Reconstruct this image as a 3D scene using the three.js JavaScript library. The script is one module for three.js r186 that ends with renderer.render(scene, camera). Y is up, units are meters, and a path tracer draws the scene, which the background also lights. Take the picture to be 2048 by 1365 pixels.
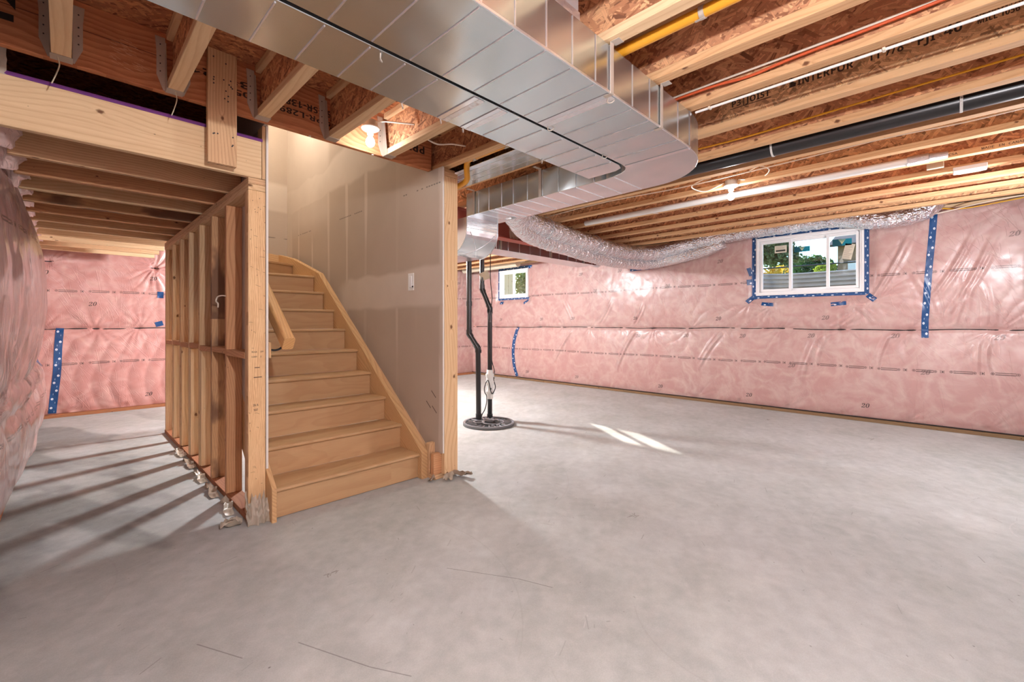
import * as THREE from 'three';
import { mergeGeometries } from 'three/addons/utils/BufferGeometryUtils.js';
import { Sky } from 'three/addons/objects/Sky.js';

// World: x runs along the stair treads (b), y is up, z = -a where a runs along the ceiling joists.
const renderer = new THREE.WebGLRenderer({ antialias: true });
renderer.toneMapping = THREE.LinearToneMapping;
renderer.toneMappingExposure = 1.4;
renderer.shadowMap.enabled = true;
renderer.shadowMap.type = THREE.PCFSoftShadowMap;
const scene = new THREE.Scene();
const V = (b, y, a) => new THREE.Vector3(b, y, -a);

// ---------------------------------------------------------------- camera
const FOCAL = 883.7, YAW = THREE.MathUtils.degToRad(44.59);
const camera = new THREE.PerspectiveCamera(2 * Math.atan(682.5 / FOCAL) * 180 / Math.PI, 2048 / 1365, 0.05, 200);
camera.position.set(0, 1.2, 0);
camera.lookAt(Math.cos(YAW), 1.2, -Math.sin(YAW));
camera.setViewOffset(2048, 1365, 0, 34.3, 2048, 1365);
camera.updateProjectionMatrix();
scene.add(camera);

// ---------------------------------------------------------------- sky, sun, lamps
const sunDir = new THREE.Vector3(0.532, 0.388, -0.847).normalize();   // towards the sun
const sky = new Sky();
sky.name = 'sky';
sky.scale.setScalar(900);
Object.assign(sky.material.uniforms.turbidity, { value: 7 });
sky.material.uniforms.rayleigh.value = 1.6;
sky.material.uniforms.mieCoefficient.value = 0.006;
sky.material.uniforms.mieDirectionalG.value = 0.7;
sky.material.uniforms.sunPosition.value.copy(sunDir);
sky.userData.kind = 'structure';
scene.add(sky);
scene.environmentIntensity = 0.9;
const SUN = 8, LAMP = 6.5, LAMP_COLOR = new THREE.Color(0.955, 0.965, 1.0), FILL = 1.0;
const sun = new THREE.DirectionalLight(new THREE.Color(1.0, 0.93, 0.82), SUN);
sun.name = 'sun';
sun.position.copy(sunDir).multiplyScalar(30).add(new THREE.Vector3(4, 0, -4));
sun.target.position.set(4, 0, -4);
sun.castShadow = true;
sun.shadow.mapSize.set(4096, 4096);
Object.assign(sun.shadow.camera, { left: -14, right: 14, top: 14, bottom: -14, near: 1, far: 80 });
scene.add(sun, sun.target);

// ---------------------------------------------------------------- small helpers
let seedState = 7;
const rnd = () => { seedState = (seedState * 1664525 + 1013904223) >>> 0; return seedState / 4294967296; };
const rr = (a, b) => a + (b - a) * rnd();
const clamp = (x, a, b) => Math.max(a, Math.min(b, x));
const mix = (a, b, t) => a + (b - a) * t;
const smooth = (a, b, x) => { const t = clamp((x - a) / (b - a), 0, 1); return t * t * (3 - 2 * t); };
const TBL = new Float32Array(65536);
for (let i = 0; i < 65536; i++) TBL[i] = rnd();
function vn(x, y) {                                   // value noise
  const xi = Math.floor(x), yi = Math.floor(y), fx = x - xi, fy = y - yi;
  const u = fx * fx * (3 - 2 * fx), v = fy * fy * (3 - 2 * fy);
  const h = (i, j) => TBL[((i & 255) + ((j & 255) << 8))];
  const a = h(xi, yi), b = h(xi + 1, yi), c = h(xi, yi + 1), d = h(xi + 1, yi + 1);
  return a + (b - a) * u + (c - a) * v + (a - b - c + d) * u * v;
}
function fbm(x, y, o) { let s = 0, k = 0.5, n = 0; for (let i = 0; i < o; i++) { s += k * vn(x, y); n += k; x = x * 2.03 + 17.1; y = y * 2.03 + 5.7; k *= 0.5; } return s / n; }
function ridge(x, y, o) { let s = 0, k = 0.5, n = 0; for (let i = 0; i < o; i++) { s += k * (1 - Math.abs(2 * vn(x, y) - 1)); n += k; x = x * 2.1 + 3.3; y = y * 2.1 + 9.1; k *= 0.5; } return s / n; }

const usedNames = new Map();
function numbered(n) { const k = usedNames.get(n) || 0; usedNames.set(n, k + 1); return k ? n + '_' + String(k).padStart(3, '0') : n; }
function shade(o) { o.castShadow = true; o.receiveShadow = true; return o; }
function tag(o, label, category, group) { Object.assign(o.userData, { label, category }); if (group) o.userData.group = group; return o; }
// A thing: a Group at its base, whose children are its parts. Part geometry is given in world coordinates.
function thing(name, label, category, base, group) {
  const g = new THREE.Group(); g.name = numbered(name); g.position.copy(base); scene.add(g);
  return tag(g, label, category, group);
}
function struct(name, base = new THREE.Vector3()) { const g = new THREE.Group(); g.name = name; g.position.copy(base); g.userData.kind = 'structure'; scene.add(g); return g; }
function clean(g) {
  let q = g.index ? g.toNonIndexed() : g;
  for (const k of Object.keys(q.attributes)) if (!['position', 'normal', 'uv', 'color'].includes(k)) q.deleteAttribute(k);
  if (!q.attributes.normal) q.computeVertexNormals();
  if (!q.attributes.uv) q.setAttribute('uv', new THREE.BufferAttribute(new Float32Array(q.attributes.position.count * 2), 2));
  q.morphAttributes = {}; return q;
}
function part(name, geos, mat, parent, label) {
  const list = (Array.isArray(geos) ? geos : [geos]).map(clean);
  const g = list.length > 1 ? mergeGeometries(list) : list[0];
  const off = new THREE.Vector3();
  for (let p = parent; p && p !== scene; p = p.parent) off.add(p.position);
  g.translate(-off.x, -off.y, -off.z);
  const m = shade(new THREE.Mesh(g, mat)); m.name = name;
  if (label) m.userData.label = label;
  parent.add(m); return m;
}
function solo(name, geos, mat, label, category, group) {          // a thing that is one mesh, with its origin at its base
  const list = (Array.isArray(geos) ? geos : [geos]).map(clean);
  const g = list.length > 1 ? mergeGeometries(list) : list[0];
  g.computeBoundingBox(); const c = g.boundingBox.getCenter(new THREE.Vector3()); c.y = g.boundingBox.min.y;
  g.translate(-c.x, -c.y, -c.z);
  const m = shade(new THREE.Mesh(g, mat)); m.name = numbered(name); m.position.copy(c); scene.add(m);
  return tag(m, label, category, group);
}
function copyThing(root, shift, label, group) {
  const c = root.clone(); c.name = numbered(root.name.replace(/_\d{3}$/, '')); c.userData = { ...root.userData }; c.position.copy(root.position).add(shift); scene.add(c);
  c.userData.label = label; if (group) c.userData.group = group; return c;
}
// Chamfered box with uv in metres; u runs along the grain axis (the longest, unless given).
function box(b0, b1, y0, y1, a0, a1, o = {}) {
  const lo = [Math.min(b0, b1), Math.min(y0, y1), -Math.max(a0, a1)], hi = [Math.max(b0, b1), Math.max(y0, y1), -Math.min(a0, a1)];
  const s = [0, 1, 2].map((i) => hi[i] - lo[i]), c = Math.min(o.c ?? 0.002, Math.min(...s) * 0.3);
  const gax = o.g ?? s.indexOf(Math.max(...s)), uo = o.uo ?? rnd() * 5, vo = o.vo ?? rnd() * 3;
  const pos = [], uv = [], nor = [];
  const n = new THREE.Vector3(), e1 = new THREE.Vector3(), e2 = new THREE.Vector3();
  const put = (pts) => {
    e1.subVectors(pts[1], pts[0]); e2.subVectors(pts[2], pts[0]); n.crossVectors(e1, e2).normalize();
    const mid = pts.reduce((t, p) => t.add(p), new THREE.Vector3()).multiplyScalar(1 / pts.length);
    const cx = new THREE.Vector3((lo[0] + hi[0]) / 2, (lo[1] + hi[1]) / 2, (lo[2] + hi[2]) / 2);
    let q = pts; if (n.dot(mid.sub(cx)) < 0) { q = [...pts].reverse(); n.negate(); }
    const an = [Math.abs(n.x), Math.abs(n.y), Math.abs(n.z)], ax = an.indexOf(Math.max(...an));
    let ua = gax, va;
    if (ax === gax) { ua = (gax + 1) % 3; va = (gax + 2) % 3; } else va = 3 - gax - ax;
    const tri = q.length === 4 ? [0, 1, 2, 0, 2, 3] : [0, 1, 2];
    for (const t of tri) { const p = q[t], k = [p.x, p.y, p.z]; pos.push(p.x, p.y, p.z); nor.push(n.x, n.y, n.z); uv.push(k[ua] - lo[ua] + uo, (k[va] - lo[va]) + vo + ax * 0.17); }
  };
  const P = (sx, sy, sz, ax) => { // vertex near a corner, lying on the face of axis ax
    const sg = [sx, sy, sz]; return new THREE.Vector3(...[0, 1, 2].map((i) => (sg[i] < 0 ? lo[i] + (i === ax ? 0 : c) : hi[i] - (i === ax ? 0 : c))));
  };
  const S = [-1, 1];
  for (const s0 of S) {
    put([P(s0, -1, -1, 0), P(s0, 1, -1, 0), P(s0, 1, 1, 0), P(s0, -1, 1, 0)]);
    put([P(-1, s0, -1, 1), P(1, s0, -1, 1), P(1, s0, 1, 1), P(-1, s0, 1, 1)]);
    put([P(-1, -1, s0, 2), P(1, -1, s0, 2), P(1, 1, s0, 2), P(-1, 1, s0, 2)]);
    if (c > 0) for (const s1 of S) {
      put([P(s0, s1, -1, 0), P(s0, s1, 1, 0), P(s0, s1, 1, 1), P(s0, s1, -1, 1)]);
      put([P(s0, -1, s1, 0), P(s0, 1, s1, 0), P(s0, 1, s1, 2), P(s0, -1, s1, 2)]);
      put([P(-1, s0, s1, 1), P(1, s0, s1, 1), P(1, s0, s1, 2), P(-1, s0, s1, 2)]);
      for (const s2 of S) put([P(s0, s1, s2, 0), P(s0, s1, s2, 1), P(s0, s1, s2, 2)]);
    }
  }
  const g = new THREE.BufferGeometry();
  g.setAttribute('position', new THREE.Float32BufferAttribute(pos, 3)); g.setAttribute('normal', new THREE.Float32BufferAttribute(nor, 3)); g.setAttribute('uv', new THREE.Float32BufferAttribute(uv, 2));
  return g;
}
// Rotated bar between two points, width w (horizontal) and thickness t, built as a chamfered box
function bar(p, q, w, t, o = {}) {
  const L = p.distanceTo(q), g = box(0, L, -t / 2, t / 2, -w / 2, w / 2, { g: 0, ...o });
  const x = q.clone().sub(p).normalize(), up = o.up ? o.up.clone() : Math.abs(x.y) > 0.95 ? new THREE.Vector3(1, 0, 0) : new THREE.Vector3(0, 1, 0);
  const z = new THREE.Vector3().crossVectors(x, up).normalize(), y = new THREE.Vector3().crossVectors(z, x);
  return g.applyMatrix4(new THREE.Matrix4().makeBasis(x, y, z).setPosition(p));
}
function tube(pts, r, n = 40, k = 8) { return new THREE.TubeGeometry(new THREE.CatmullRomCurve3(pts, false, 'centripetal'), n, r, k, false); }
function cyl(p, q, r0, r1 = r0, k = 20, open = false) {
  const g = new THREE.CylinderGeometry(r1, r0, p.distanceTo(q), k, 1, open), d = q.clone().sub(p).normalize();
  return g.applyMatrix4(new THREE.Matrix4().makeRotationFromQuaternion(new THREE.Quaternion().setFromUnitVectors(new THREE.Vector3(0, 1, 0), d)).setPosition(p.clone().add(q).multiplyScalar(0.5)));
}
// Extrude a polygon given in the (a, y) plane from b0 to b1, or in the (b, y) plane from a0 to a1.
function slabA(poly, b0, b1, bevel = 0.002) {
  const s = new THREE.Shape(poly.map(([a, y]) => new THREE.Vector2(a, y)));
  const g = new THREE.ExtrudeGeometry(s, { depth: b1 - b0 - 2 * bevel, bevelEnabled: bevel > 0, bevelThickness: bevel, bevelSize: bevel, bevelOffset: -bevel, bevelSegments: 1 });
  g.applyMatrix4(new THREE.Matrix4().makeBasis(new THREE.Vector3(0, 0, -1), new THREE.Vector3(0, 1, 0), new THREE.Vector3(1, 0, 0)).setPosition(b0 + bevel, 0, 0));
  return g;
}
function slabB(poly, a0, a1, bevel = 0.002) {
  const s = new THREE.Shape(poly.map(([b, y]) => new THREE.Vector2(b, y)));
  const g = new THREE.ExtrudeGeometry(s, { depth: a1 - a0 - 2 * bevel, bevelEnabled: bevel > 0, bevelThickness: bevel, bevelSize: bevel, bevelOffset: -bevel, bevelSegments: 1 });
  return g.translate(0, 0, -a1 + bevel);
}
function slabY(poly, y0, y1, bevel = 0.001) {      // polygon in (b, a)
  const s = new THREE.Shape(poly.map(([b, a]) => new THREE.Vector2(b, a)));
  const g = new THREE.ExtrudeGeometry(s, { depth: y1 - y0 - 2 * bevel, bevelEnabled: bevel > 0, bevelThickness: bevel, bevelSize: bevel, bevelOffset: -bevel, bevelSegments: 1, curveSegments: 24 });
  return g.rotateX(-Math.PI / 2).translate(0, y0 + bevel, 0);
}
function planarUV(g, f) { const p = g.attributes.position, u = new Float32Array(p.count * 2); for (let i = 0; i < p.count; i++) { const [s, t] = f(p.getX(i), p.getY(i), -p.getZ(i)); u[2 * i] = s; u[2 * i + 1] = t; } g.setAttribute('uv', new THREE.BufferAttribute(u, 2)); return g; }
const ORD = ['zeroth', 'first', 'second', 'third', 'fourth', 'fifth', 'sixth', 'seventh', 'eighth', 'ninth', 'tenth', 'eleventh', 'twelfth'];

// ---------------------------------------------------------------- procedural textures
function canvasTex(w, h, draw, o = {}) {
  const c = document.createElement('canvas'); c.width = w; c.height = h; const x = c.getContext('2d'); draw(x, w, h);
  const t = new THREE.CanvasTexture(c); t.wrapS = t.wrapT = o.clamp ? THREE.ClampToEdgeWrapping : THREE.RepeatWrapping; t.colorSpace = o.linear ? THREE.NoColorSpace : THREE.SRGBColorSpace;
  t.magFilter = THREE.LinearFilter; if (o.su) t.repeat.set(1 / o.su, 1 / o.sv); t.needsUpdate = true; return t;
}
function pixels(x, w, h, f) {
  const im = x.createImageData(w, h), d = im.data; let k = 0;
  for (let j = 0; j < h; j++) for (let i = 0; i < w; i++) { const [r, g, b] = f(i, j); d[k++] = r; d[k++] = g; d[k++] = b; d[k++] = 255; }
  x.putImageData(im, 0, 0);
}
// softwood: grain along u; 2.4 m x 0.6 m
function pine(seed, base, dark, contrast, knots, rings = 26) {
  return canvasTex(1536, 384, (x, w, h) => {
    const kn = []; for (let i = 0; i < knots; i++) kn.push([TBL[seed * 31 + i * 7] * w, TBL[seed * 57 + i * 13 + 3] * h, 2.5 + TBL[seed * 11 + i * 5] * 4.5]);
    pixels(x, w, h, (i, j) => {
      const u = i / w, v = j / h;
      let warp = (fbm(seed + 3.2 * u, seed + 1.6 * v, 2) - 0.5) * 0.30 + (vn(seed + 9 * u, 5 * v) - 0.5) * 0.012, dk = 0;
      for (const [kx, ky, kr] of kn) {
        const dx = (i - kx) / 1.6, dy = j - ky, q = Math.sqrt(dx * dx + dy * dy), s = Math.exp(-q / (kr * 1.2));
        warp += s * 0.07 * Math.sign(dy || 1); if (q < kr * 1.4) dk = Math.max(dk, smooth(kr * 1.4, kr * 0.4, q * (0.8 + 0.4 * vn(i / 5, j / 5))));
      }
      const r = (v + warp) * rings, f = r - Math.floor(r);
      let t = smooth(0.45, 0.95, f) * (1 - smooth(0.95, 1, f)) * contrast;
      t += (vn(u * 60, v * 160 + seed) - 0.5) * 0.16 + (vn(u * 9 + seed, v * 26) - 0.5) * 0.22;
      t = clamp(t + 0.1, 0, 1);
      const c = [0, 1, 2].map((k) => mix(base[k], dark[k], t));
      const kc = [96, 58, 34]; return c.map((q, k) => mix(q, kc[k], dk * 0.85));
    });
    // pencil ticks, nail heads and scuffs
    for (let i = 0; i < 26; i++) { x.fillStyle = `rgba(60,40,28,${0.25 + 0.35 * TBL[seed * 3 + i]})`; x.fillRect(TBL[i * 17 + seed] * w, TBL[i * 29 + seed * 2] * h, 1 + TBL[i + seed] * 4, 1 + TBL[i + 50] * 2); }
  }, { su: 2.4, sv: 0.6 });
}
const T = {};
T.pineA = pine(3, [226, 194, 150], [194, 150, 106], 0.42, 11);
T.pineB = pine(11, [216, 180, 138], [178, 134, 96], 0.5, 16, 32);
T.pineC = pine(19, [229, 200, 158], [200, 160, 116], 0.34, 7, 22);
T.stain = canvasTex(1024, 256, (x, w, h) => pixels(x, w, h, (i, j) => {
  const u = i / w, v = j / h, r = (v + (fbm(3 + 6 * u, 4 * v, 3) - 0.5) * 0.2) * 22, f = r - Math.floor(r);
  const t = clamp(smooth(0.4, 0.95, f) * 0.4 + (vn(u * 50, v * 120) - 0.5) * 0.25, 0, 1), m = smooth(0.42, 0.66, fbm(u * 7 + 40, v * 3 + 8, 4)) * 0.8;
  return [mix(mix(206, 170, t), 112, m), mix(mix(164, 126, t), 82, m), mix(mix(120, 86, t), 62, m)];
}), { su: 1.6, sv: 0.4 });
T.ply = canvasTex(1536, 512, (x, w, h) => pixels(x, w, h, (i, j) => {
  const u = i / w, v = j / h, q = fbm(u * 1.8, v * 2.0, 3) * 8 + v * 3.0, f = q - Math.floor(q);
  let t = smooth(0.2, 0.9, f) * (1 - smooth(0.9, 1, f)) * 0.2 + (vn(u * 30, v * 210) - 0.5) * 0.16 + (fbm(u * 5, v * 9, 3) - 0.5) * 0.4 + 0.25;
  t = clamp(t, 0, 1); return [mix(202, 174, t), mix(168, 134, t), mix(126, 94, t)];
}), { su: 1.5, sv: 0.5 });
T.oak = canvasTex(1024, 256, (x, w, h) => pixels(x, w, h, (i, j) => {
  const u = i / w, v = j / h, q = (v * 1.6 + (fbm(u * 1.3 + 9, v * 1.2, 2) - 0.5) * 1.1) * 11, f = q - Math.floor(q);
  let t = smooth(0.3, 0.9, f) * (1 - smooth(0.9, 1, f)) * 0.36 + (vn(u * 60, v * 180) - 0.5) * 0.25 + 0.12; t = clamp(t, 0, 1);
  return [mix(212, 172, t), mix(174, 128, t), mix(126, 84, t)];
}), { su: 1.4, sv: 0.35 });
function drawOSB(x, w, h, n, seed, warm = 0) {
  x.fillStyle = '#a86c44'; x.fillRect(0, 0, w, h);
  let s = seed; const R = () => { s = (s * 1664525 + 1013904223) >>> 0; return s / 4294967296; };
  for (let i = 0; i < n; i++) {
    const cx = R() * w, cy = R() * h, L = 14 + R() * 44, W = 2.5 + R() * 9, an = (R() - 0.5) * 2.4, b = R();
    const tone = 0.84 + 0.22 * b, red = [214, 152, 110], tan = [228, 176, 130], dk = [150, 98, 68];
    const c = R() < 0.14 ? dk : b > 0.6 ? tan : red;
    const q = []; for (let k = 0; k < 5; k++) q.push([(k < 2 ? -1 : 1) * L * (0.8 + 0.3 * R()), (k === 0 || k > 2 ? -1 : 1) * W * (0.6 + 0.6 * R())]);
    const ca = Math.cos(an), sa = Math.sin(an);
    for (const ox of [0, cx < 90 ? w : cx > w - 90 ? -w : null]) for (const oy of [0, cy < 90 ? h : cy > h - 90 ? -h : null]) {
      if (ox === null || oy === null) continue;
      x.beginPath(); q.forEach(([p, r2], k) => { const X = cx + ox + p * ca - r2 * sa, Y = cy + oy + p * sa + r2 * ca; k ? x.lineTo(X, Y) : x.moveTo(X, Y); }); x.closePath();
      x.fillStyle = `rgba(${c.map((t, k) => Math.round(Math.min(255, t * tone + warm * [6, 10, 8][k]))).join(',')},${0.7 + 0.3 * R()})`; x.fill();
      x.lineWidth = 1; x.strokeStyle = `rgba(100,58,34,${0.10 + 0.28 * b * b})`; x.stroke();
      if (b > 0.5) { x.strokeStyle = 'rgba(110,64,36,.22)'; x.beginPath(); x.moveTo(cx + ox - L * 0.8 * ca, cy + oy - L * 0.8 * sa); x.lineTo(cx + ox + L * 0.8 * ca, cy + oy + L * 0.8 * sa); x.stroke(); }
    }
  }
}
T.osb = canvasTex(1024, 1024, (x, w, h) => drawOSB(x, w, h, 12000, 5), { su: 1.1, sv: 1.1 });
T.osbB = canvasTex(1024, 512, (x, w, h) => drawOSB(x, w, h, 6000, 99, 2), { su: 1.1, sv: 0.55 });
const printInk = 'rgba(34,26,22,.86)';
// web of the printed joist: u = 0..1 along 1.6 m (left end is the far end), v over 0.24 m
T.osbPrint = canvasTex(2048, 307, (x, w, h) => {
  x.save(); x.scale(1.35, 1.35); drawOSB(x, w / 1.35, h / 1.35, 3600, 41, 3.4); x.restore();
  const px = (a) => (1.02 - a) / 1.4 * w, py = (y) => (2.689 - y) / 0.229 * h, M = w / 1.4;
  x.fillStyle = printInk;
  const put = (s, a0, a1, y, size, font = 'bold ') => { x.font = `${font}${size * M / 0.73}px sans-serif`; const wd = x.measureText(s).width, W = px(a1) - px(a0); x.save(); x.translate(px(a0), py(y)); x.scale(W / wd, 1); x.fillText(s, 0, 0); x.restore(); };
  put('P3|JOIST', 0.958, 0.742, 2.543, 0.034); x.fillRect(px(0.965), py(2.535), px(0.738) - px(0.965), 5);
  put('INTERFOR', 0.606, 0.352, 2.549, 0.038); put('®', 0.348, 0.33, 2.585, 0.018);
  put('11 7/8"', 0.294, 0.13, 2.552, 0.042); put('PJI', 0.108, 0.04, 2.553, 0.042); put('40', 0.012, -0.05, 2.557, 0.042);
  put('MILL 1056', -0.095, -0.225, 2.562, 0.024); put('APA-EWS PR-L251', -0.09, -0.235, 2.592, 0.018);
  // emblem before the maker's name: a leaning block with a cut bar
  const ex = px(0.676), ey = py(2.549), e = 0.05 * M; x.lineWidth = 3; x.strokeStyle = printInk;
  x.beginPath(); x.moveTo(ex, ey); x.lineTo(ex + e * 0.15, ey - e * 0.55); x.lineTo(ex + e * 0.7, ey - e); x.lineTo(ex + e * 0.62, ey); x.closePath(); x.stroke();
  x.beginPath(); x.moveTo(ex + e * 0.66, ey); x.lineTo(ex + e * 0.78, ey - e); x.lineTo(ex + e * 1.35, ey - e * 0.75); x.lineTo(ex + e * 0.95, ey - e * 0.55); x.lineTo(ex + e * 1.3, ey - e * 0.35); x.lineTo(ex + e * 1.25, ey); x.closePath(); x.fill();
}, { clamp: true });
// rim board (laminated veneer): b from -0.35 to 2.1, y 2.42..2.73
T.rim = canvasTex(2048, 260, (x, w, h) => {
  pixels(x, w, h, (i, j) => {
    const u = i / w, v = j / h, q = (v * 1.3 + (fbm(u * 5 + 3, v * 1.2, 3) - 0.5) * 0.9) * 7, f = q - Math.floor(q);
    const t = clamp(smooth(0.2, 0.95, f) * 0.45 + (vn(u * 90, v * 60) - 0.5) * 0.25 + (fbm(u * 12, v * 3 + 5, 3) - 0.5) * 0.7 + 0.2, 0, 1);
    return [mix(208, 158, t), mix(142, 92, t), mix(98, 58, t)];
  });
  x.strokeStyle = 'rgba(58,28,16,.8)'; x.lineWidth = 2.4; x.beginPath(); x.moveTo(0, h * 0.42); x.lineTo(w, h * 0.44); x.stroke();
  const px = (b) => (b + 0.35) / 2.45 * w, py = (y) => (2.73 - y) / 0.31 * h, M = w / 2.45;
  x.fillStyle = printInk;
  const up = (s, b0, b1, y, size) => { x.font = `bold ${size * M / 0.73}px sans-serif`; const wd = x.measureText(s).width; x.save(); x.translate(px(b1), py(y + size)); x.rotate(Math.PI); x.scale((px(b1) - px(b0)) / wd, 1); x.fillText(s, 0, 0); x.restore(); };
  up('31521', 0.475, 0.775, 2.575, 0.040); up('0520', 0.60, 0.775, 2.525, 0.034);
  up('ICC-ES ESR-1387', 0.93, 1.42, 2.572, 0.042); up('APA PR-L289', 0.93, 1.35, 2.515, 0.036);
  up('PRI', 1.84, 2.0, 2.53, 0.06); x.fillRect(px(1.80), py(2.575), 14, 50);
  x.fillStyle = 'rgba(20,16,14,.9)'; x.fillRect(px(-0.35), py(2.56), px(-0.155) - px(-0.35), 26); x.beginPath(); x.moveTo(px(-0.22), py(2.665)); x.lineTo(px(-0.15), py(2.665)); x.lineTo(px(-0.15), py(2.585)); x.closePath(); x.fill();
  x.strokeStyle = 'rgba(240,214,180,.55)'; x.lineWidth = 1.5; for (let i = 0; i < 46; i++) { const X = px(0.15 + TBL[i] * 0.13), Y = h * (0.32 + 0.5 * TBL[i + 60]); x.beginPath(); x.moveTo(X, Y); x.lineTo(X + 8 + 20 * TBL[i + 90], Y + 2 + 5 * TBL[i + 130]); x.stroke(); }
}, { clamp: true });
// printed flange of the joist beside the extractor box: a from 0.9 down to -0.7
T.flangePrint = canvasTex(2048, 64, (x, w, h) => {
  pixels(x, w, h, (i, j) => { const u = i / w, v = j / h, t = clamp((vn(u * 40, v * 12) - 0.5) * 0.5 + (vn(u * 140, v * 20) - 0.5) * 0.3 + 0.4, 0, 1); return [mix(226, 196, t), mix(182, 144, t), mix(130, 96, t)]; });
  const px = (a) => (0.9 - a) / 1.6 * w; x.fillStyle = 'rgba(50,34,26,.85)'; x.font = 'bold 34px monospace'; x.textBaseline = 'middle';
  x.fillText('MILL 1056', px(0.42), h / 2); x.fillText('APA-EWS', px(0.2), h / 2); x.fillText('CAN/CSA', px(0.06), h / 2); x.fillText('MADE IN CANADA', px(-0.17), h / 2);
}, { clamp: true });
T.stamp = canvasTex(128, 2048, (x, w, h) => {                       // face of the end stud, 0.1 x 2.0 m
  pixels(x, w, h, (i, j) => { const u = i / w, v = j / h, q = (u * 1.4 + (fbm(v * 5, u, 3) - 0.5) * 0.7) * 7, f = q - Math.floor(q); const t = clamp(smooth(0.4, 0.95, f) * 0.4 + (vn(u * 40, v * 90) - 0.5) * 0.3 + (fbm(v * 14, u * 3, 3) - 0.4) * 0.5, 0, 1); return [mix(232, 186, t), mix(196, 138, t), mix(148, 96, t)]; });
  x.fillStyle = 'rgba(60,42,32,.8)'; x.font = 'bold 15px sans-serif';
  for (const [y, a, b] of [[0.50, 'NLGA', 'SPF'], [0.515, 'S-DRY', '2']]) { x.fillText(a, 24, y * h); x.fillText(b, 88, y * h); }
  x.fillRect(46, 0.545 * h, 38, 5); x.fillRect(40, 0.575 * h, 60, 5); x.font = 'bold 20px sans-serif'; x.fillText('26 A', 34, 0.665 * h); x.fillText('107', 38, 0.68 * h);
  x.strokeStyle = 'rgba(90,62,44,.6)'; x.lineWidth = 2; for (let i = 0; i < 26; i++) { const Y = TBL[i + 300] * h, X = TBL[i + 340] * w; x.beginPath(); x.moveTo(X, Y); x.quadraticCurveTo(X + 20, Y + 6 - 12 * TBL[i], X + 44 * TBL[i + 20], Y + 10 * TBL[i + 5]); x.stroke(); }
  for (let i = 0; i < 14; i++) { x.fillStyle = 'rgba(50,36,30,.8)'; x.beginPath(); x.arc(TBL[i + 400] * w, (i < 5 ? 0.02 + 0.05 * TBL[i] : TBL[i + 420]) * h, 2.5, 0, 7); x.fill(); }
}, { clamp: true });

function concreteAt(b, a, fine) {
  const big = fbm(b * 0.55 + 3, a * 0.55 + 9, 4), mid = fbm(b * 2.6 + 30 + big, a * 2.6 + 2, 4), tr = fbm(b * 3 + a * 5 + 7, a * 14 - b * 9, 3), f2 = fbm(b * 22, a * 22, 3);
  let v = 180 + (big - 0.5) * 20 + (mid - 0.5) * 20 + (tr - 0.5) * 12 + (f2 - 0.5) * 18 + fine * 1.5;
  const under = smooth(1.2, 0.4, b) * smooth(2.4, 3.2, a);              // darker strip with dusty streaks between the stud wall and the outer wall
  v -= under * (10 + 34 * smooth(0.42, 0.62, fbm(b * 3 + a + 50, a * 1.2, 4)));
  const blot = smooth(0.64, 0.8, fbm(b * 1.3 + 60, a * 1.3 + 20, 4)); v += blot * 10;
  return [v - 3, v + 1, v - 1 + (mid - 0.5) * 4];
}
const NEAR = { b0: -0.6, b1: 4.4, a0: -0.9, a1: 4.1 }, FAR = { b0: -0.6, b1: 7.4, a0: -0.9, a1: 8.7 };
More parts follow.
